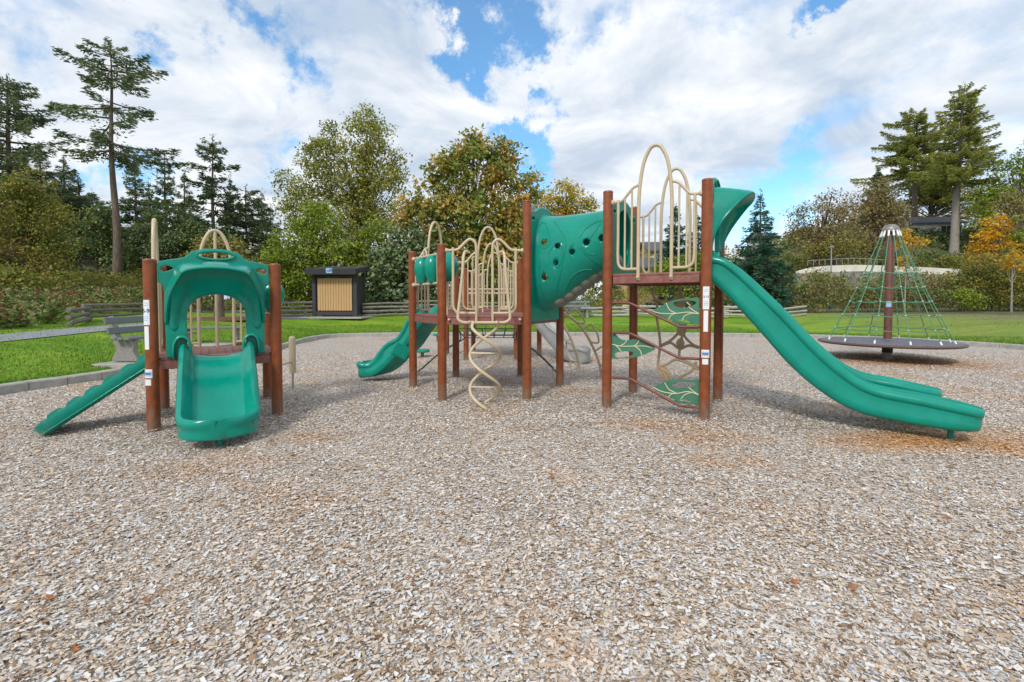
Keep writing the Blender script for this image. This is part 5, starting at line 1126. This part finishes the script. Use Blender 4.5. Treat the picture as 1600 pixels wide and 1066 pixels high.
broadleaf('oak_tree', 'broad olive brown oak behind the spinner mast', 1360, 440, 56, [(1350, 320, 36, 30), (1385, 335, 34, 36), (1335, 345, 32, 30), (1365, 370, 45, 28), (1375, 300, 22, 18)], L_BRN, leaf=.27, nc=230, per=34, cr_=1.1, tr=.35)
broadleaf('oak_tree', 'green shrubby oak low on the hill left of the mast', 1310, 440, 50, [(1300, 385, 30, 20), (1335, 390, 34, 20), (1270, 395, 30, 16)], L_OAK, leaf=.24, nc=120, per=36, cr_=.85, tr=.15)
conifer('fir_tree', 'small dark conifer tip above the brown oaks', 1368, 440, 263, 66, 26, L_FIR, cb=.2, irr=.3, tiers=26, twig=.7)
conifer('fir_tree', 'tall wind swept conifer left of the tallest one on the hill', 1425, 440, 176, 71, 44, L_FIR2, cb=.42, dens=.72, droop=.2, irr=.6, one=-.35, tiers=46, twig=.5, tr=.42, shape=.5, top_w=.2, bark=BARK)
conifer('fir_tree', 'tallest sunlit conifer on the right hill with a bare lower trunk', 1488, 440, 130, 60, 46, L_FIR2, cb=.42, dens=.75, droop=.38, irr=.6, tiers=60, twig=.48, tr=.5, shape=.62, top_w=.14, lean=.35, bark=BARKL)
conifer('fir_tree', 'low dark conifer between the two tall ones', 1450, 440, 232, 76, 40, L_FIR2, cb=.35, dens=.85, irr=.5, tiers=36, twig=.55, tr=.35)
broadleaf('broad_evergreen', 'wide olive evergreen under the tall hill conifers', 1450, 440, 76, [(1420, 305, 34, 22), (1460, 300, 36, 26), (1500, 310, 36, 24), (1405, 330, 24, 18), (1530, 330, 30, 28)], L_OAK, leaf=.32, nc=250, per=36, cr_=1.1, tr=.4)
broadleaf('broad_evergreen', 'green evergreen at the right edge of the hill', 1580, 440, 58, [(1560, 285, 34, 26), (1600, 260, 36, 32), (1545, 315, 30, 26), (1600, 310, 45, 34), (1660, 270, 50, 50), (1535, 345, 26, 20)], L_LIGHT, leaf=.30, nc=330, per=40, cr_=1.1, tr=.4)
broadleaf('autumn_tree', 'brown leaved tree above the orange maple at the right edge', 1600, 440, 46, [(1580, 325, 26, 26), (1615, 320, 34, 34), (1650, 340, 34, 34)], L_BRN, leaf=.22, nc=130, per=36, cr_=.85, tr=.25)
broadleaf('maple_tree', 'orange and yellow maple near the right edge', 1552, 470, 36, [(1556, 352, 20, 18), (1538, 378, 26, 22), (1572, 372, 22, 22), (1530, 398, 24, 18)], L_ORG, leaf=.19, nc=95, per=34, cr_=.5, tr=.12)
broadleaf('maple_tree', 'green leaved tree at the right edge beside the orange maple', 1605, 470, 35, [(1598, 370, 24, 36), (1630, 380, 36, 40), (1590, 420, 24, 28)], L_LIGHT, leaf=.19, nc=130, per=38, cr_=.6, tr=.14)
broadleaf('young_tree', 'thin birch like sapling with yellow leaves right of the spinner', 1580, 492, 28, [(1582, 395, 14, 18), (1570, 412, 12, 10), (1592, 415, 10, 12)], L_ORG, leaf=.15, nc=28, per=22, cr_=.32, bark=BARKL, tr=.06)
broadleaf('young_tree', 'thin sapling with yellow leaves standing close behind the mast', 1413, 492, 27, [(1412, 385, 10, 22), (1428, 378, 20, 8), (1408, 410, 8, 12), (1418, 360, 10, 8)], L_ORG, leaf=.15, nc=40, per=16, cr_=.3, bark=BARKL, tr=.05)
broadleaf('tawny_shrub', 'tall tawny shrub in front of the maples at the right', 1530, 490, 31, [(1525, 425, 30, 30), (1560, 430, 36, 34), (1500, 445, 25, 25), (1545, 462, 45, 25), (1600, 440, 40, 40)], L_MIX, leaf=.14, nc=260, per=50, cr_=.55, tr=.08, cat='bush')
thicket('hill_shrubs', 'low green shrubs on the hill around the white house', [(1210, 60, 405), (1300, 60, 402), (1380, 62, 392), (1440, 61, 380), (1510, 61, 380), (1600, 62, 370), (1750, 60, 360)], L_DARK, leaf=.32, per_m=260, depth=4, size_cl=1.0, stems=False, seed=12)
thicket('hill_shrubs', 'mixed green and brown shrubs between the hedge and the raised road', [(1130, 38, 412), (1200, 39, 404), (1240, 42, 412), (1300, 40, 424), (1400, 40, 424), (1500, 40, 420), (1600, 40, 410), (1800, 40, 400)], L_OAK, leaf=.2, per_m=420, depth=3.5, size_cl=.7, stems=False, seed=22)
thicket('hill_shrubs', 'autumn coloured shrubs just above the raised road', [(1180, 52, 395), (1260, 52, 396), (1330, 53, 394), (1400, 54, 396), (1480, 54, 398), (1560, 52, 390), (1700, 50, 380)], L_MIX, leaf=.26, per_m=330, depth=4, size_cl=.8, stems=False, seed=23)
thicket('bramble_hedge', 'long leafy bramble hedge along the back of the lawn', [(1110, 27, 430), (1200, 27.5, 418), (1280, 28, 423), (1360, 28.5, 425), (1440, 29, 422), (1520, 29.5, 432), (1600, 30, 430), (1720, 30, 420), (1900, 30, 415)], L_BRAM, leaf=.15, per_m=820, depth=2.4, size_cl=.5, seed=13)
broadleaf('bush', 'lime green bush in the bramble hedge right of the spinner', 1505, 488, 28.5, [(1500, 462, 16, 14), (1520, 470, 16, 12)], L_LIGHT, leaf=.13, nc=40, per=44, cr_=.4, tr=.03, cat='bush')
thicket('hill_shrubs', 'green shrubs on the slope in front of the white house', [(1400, 56, 405), (1450, 57, 398), (1520, 57, 392), (1600, 57, 385)], L_DARK, leaf=.26, per_m=260, depth=3, size_cl=.8, stems=False, seed=32)
# raised road with pale parapet on the hill, lamp post
WCON = mat('pale_parapet', (.72, .70, .62), .7, var=.12, vscale=1.5, bump=.3, bscale=6); ROCK = mat('rock_face', (.26, .25, .22), .9, var=.5, vscale=1.2, bump=1.0, bscale=2.5, col2=(.42, .41, .37))
def wall(name, label, pts, Y, wd, m, thick=.5, cat='wall'):
    P = catmull([(at(u, v, Y).x, Y, at(u, v, Y).z) for u, v in pts], 5); mb = MB()
    rings = [[p + Vector((0, 0, 0)), p + Vector((0, thick, 0)), p + Vector((0, thick, -wd)), p + Vector((0, 0, -wd))] for p in P]
    o = mb.loft(rings).build(name, m); 
    if label: tag(o, label, cat)
    return o
wall('road_parapet', 'long pale curved parapet of the raised road behind the hedge', [(1248, 424), (1270, 418), (1300, 415), (1350, 414), (1400, 416), (1450, 418), (1504, 421)], 47, .85, WCON)
wall('rock_wall', 'grey rocky bank under the pale road parapet', [(1245, 427), (1300, 425), (1350, 424), (1400, 426), (1500, 430)], 46.8, 2.6, ROCK, .6)
rl_ = thing('road_railing', 'thin metal railing above the pale road parapet', 'railing', (at(1330, 415, 48).x, 48, 4))
for k in range(16):
    u = 1262 + k * 9; q = at(u, 412 + abs(k - 8) * .5, 47.8); MB().tube([q, q + Vector((0, 0, .55))], .03, 5).build('baluster', STEEL, rl_)
MB().tube([at(1262 + k * 9, 412 + abs(k - 8) * .5, 47.8) + Vector((0, 0, .55)) for k in range(16)], .03, 5).build('top_rail', STEEL, rl_)
q = at(1299, 440, 45); q2 = at(1299, 386, 45); lt = thing('lamp_post', 'slim grey post standing before the pale road parapet', 'post', (q.x, 45, tz(q.x, 45)))
MB().tube([(q.x, 45, tz(q.x, 45)), q2], [.09, .05], 8).build('pole', STEEL, lt); MB().box((q2.x, 45, q2.z), (.35, .2, .12)).build('lamp_head', STEEL, lt)
# --- rusty fallen leaves on the chips, grass blades at the kerb
lv = []
for i in range(18):
    a = i * math.pi / 9; r_ = (.045, .022, .034)[i % 3] * (1.25 if i == 0 else 1) * (.6 if i in (8, 9, 10) else 1); lv.append((r_ * math.cos(a), r_ * math.sin(a) * .9, .004 + .010 * (i % 3 == 0) + .006 * math.sin(a * 2)))
lm = MB().add(lv + [(0, 0, .001)], [(i, (i + 1) % 18, 18) for i in range(18)])
rust = mat('rust_leaf', (.36, .13, .04), .6, var=.3, vscale=40)
first = None
for k, (u, v, wh) in enumerate(((115, 1015, 'fallen leaf in the bottom left corner, lowest of the three there'), (75, 937, 'fallen leaf near the left edge of the wood chips, leftmost of three'), (228, 938, 'fallen leaf right of the other two in the bottom left of the wood chips'),
                  (1330, 915, 'bright fallen leaf on the chips at the lower right'), (108, 606, 'rust leaf pile scrap against the kerb left of the small tower'), (798, 673, 'tiny brown fallen leaf just in front of the helix climber'),
                  (640, 905, 'rust red fallen leaf alone in the middle foreground'), (1240, 905, 'small dull fallen leaf left of the bright one at the lower right'), (1480, 810, 'fallen leaf on the chips below the tall slide'))):
    p = gz(u, v, .012)
    if first is None: first = lm.build('fallen_leaf', rust, None, world=False); o = first
    else: o = first.copy(); link(o)
    o.location = (p.x, p.y, float(bed(p.x, p.y)) + .014); o.rotation_euler = (.2 * math.sin(k), .2 * math.cos(k * 2), k * 1.7); o.scale = (.48 + .15 * math.sin(k),) * 3; tag(o, wh, 'leaf', 'fallen leaves on the wood chips')
def litter():
    rg = np.random.default_rng(9); n = 5200; th = rg.uniform(math.radians(0), math.radians(200), n); r_ = rb(th) + rg.random(n) ** .8 * 12 + .2; x = BC.x + np.cos(th) * r_; y = BC.y + np.sin(th) * r_
    z = terr(x, y) + .02; lb = LB(); s = rg.uniform(.03, .075, n); lb.add(np.stack([x, y, z], 1), np.stack([rg.normal(size=n), rg.normal(size=n), rg.normal(size=n) * .2], 1), s, s * .8, rg.random(n), np.array([0, 0, 1.0]) + rg.normal(size=(n, 3)) * .25)
    o = lb.build('leaf_litter', leaf_mat('litter', [(.16, .09, .03), (.28, .19, .05), (.38, .30, .08), (.30, .13, .04)], .1, patch=.3)); tag(o, 'scattered yellow and brown fallen leaves over the lawn', 'leaf litter'); o['kind'] = 'stuff'
litter()
def grass():
    n = 130000; rg = np.random.default_rng(5)
    th = rg.uniform(math.radians(20), math.radians(200), n); d = rg.random(n) ** 1.8 * 6.5 + .19; r_ = rb(th) + d; x = BC.x + np.cos(th) * r_; y = BC.y + np.sin(th) * r_
    ok = (np.abs(x) < y * 1.2 + .6) & (np.hypot(x, y) < 22); x, y = x[ok], y[ok]; n = len(x); z = terr(x, y); h = rg.uniform(.02, .05, n) * (1 + (np.hypot(x, y) > 12) * .3); a = rg.uniform(0, math.pi, n); wd = rg.uniform(.002, .005, n) * (1 + np.hypot(x, y) * .06)
    c = np.stack([x, y, z], 1); e = np.stack([np.cos(a), np.sin(a), 0 * a], 1) * wd[:, None]; tip = c + np.stack([rg.normal(0, .012, n), rg.normal(0, .012, n), h], 1)
    V = np.stack([c - e, c + e, tip], 1).reshape(-1, 3); gm = leaf_mat('grass_blades', [(.05, .13, .012), (.10, .24, .018), (.17, .33, .03), (.28, .38, .07)], .3, patch=0)
    o = npmesh('grass', V, np.arange(n * 3), np.full(n, 3), gm, None, True, {'rnd': np.repeat(rg.random(n), 3)}); tag(o, 'short mown green grass blades on the lawn round the playground', 'grass'); o['kind'] = 'stuff'
grass()
make_chips(lp4 + hx + rp + h2 + [(-3.56, 7.62), (SP.x, SP.y)])
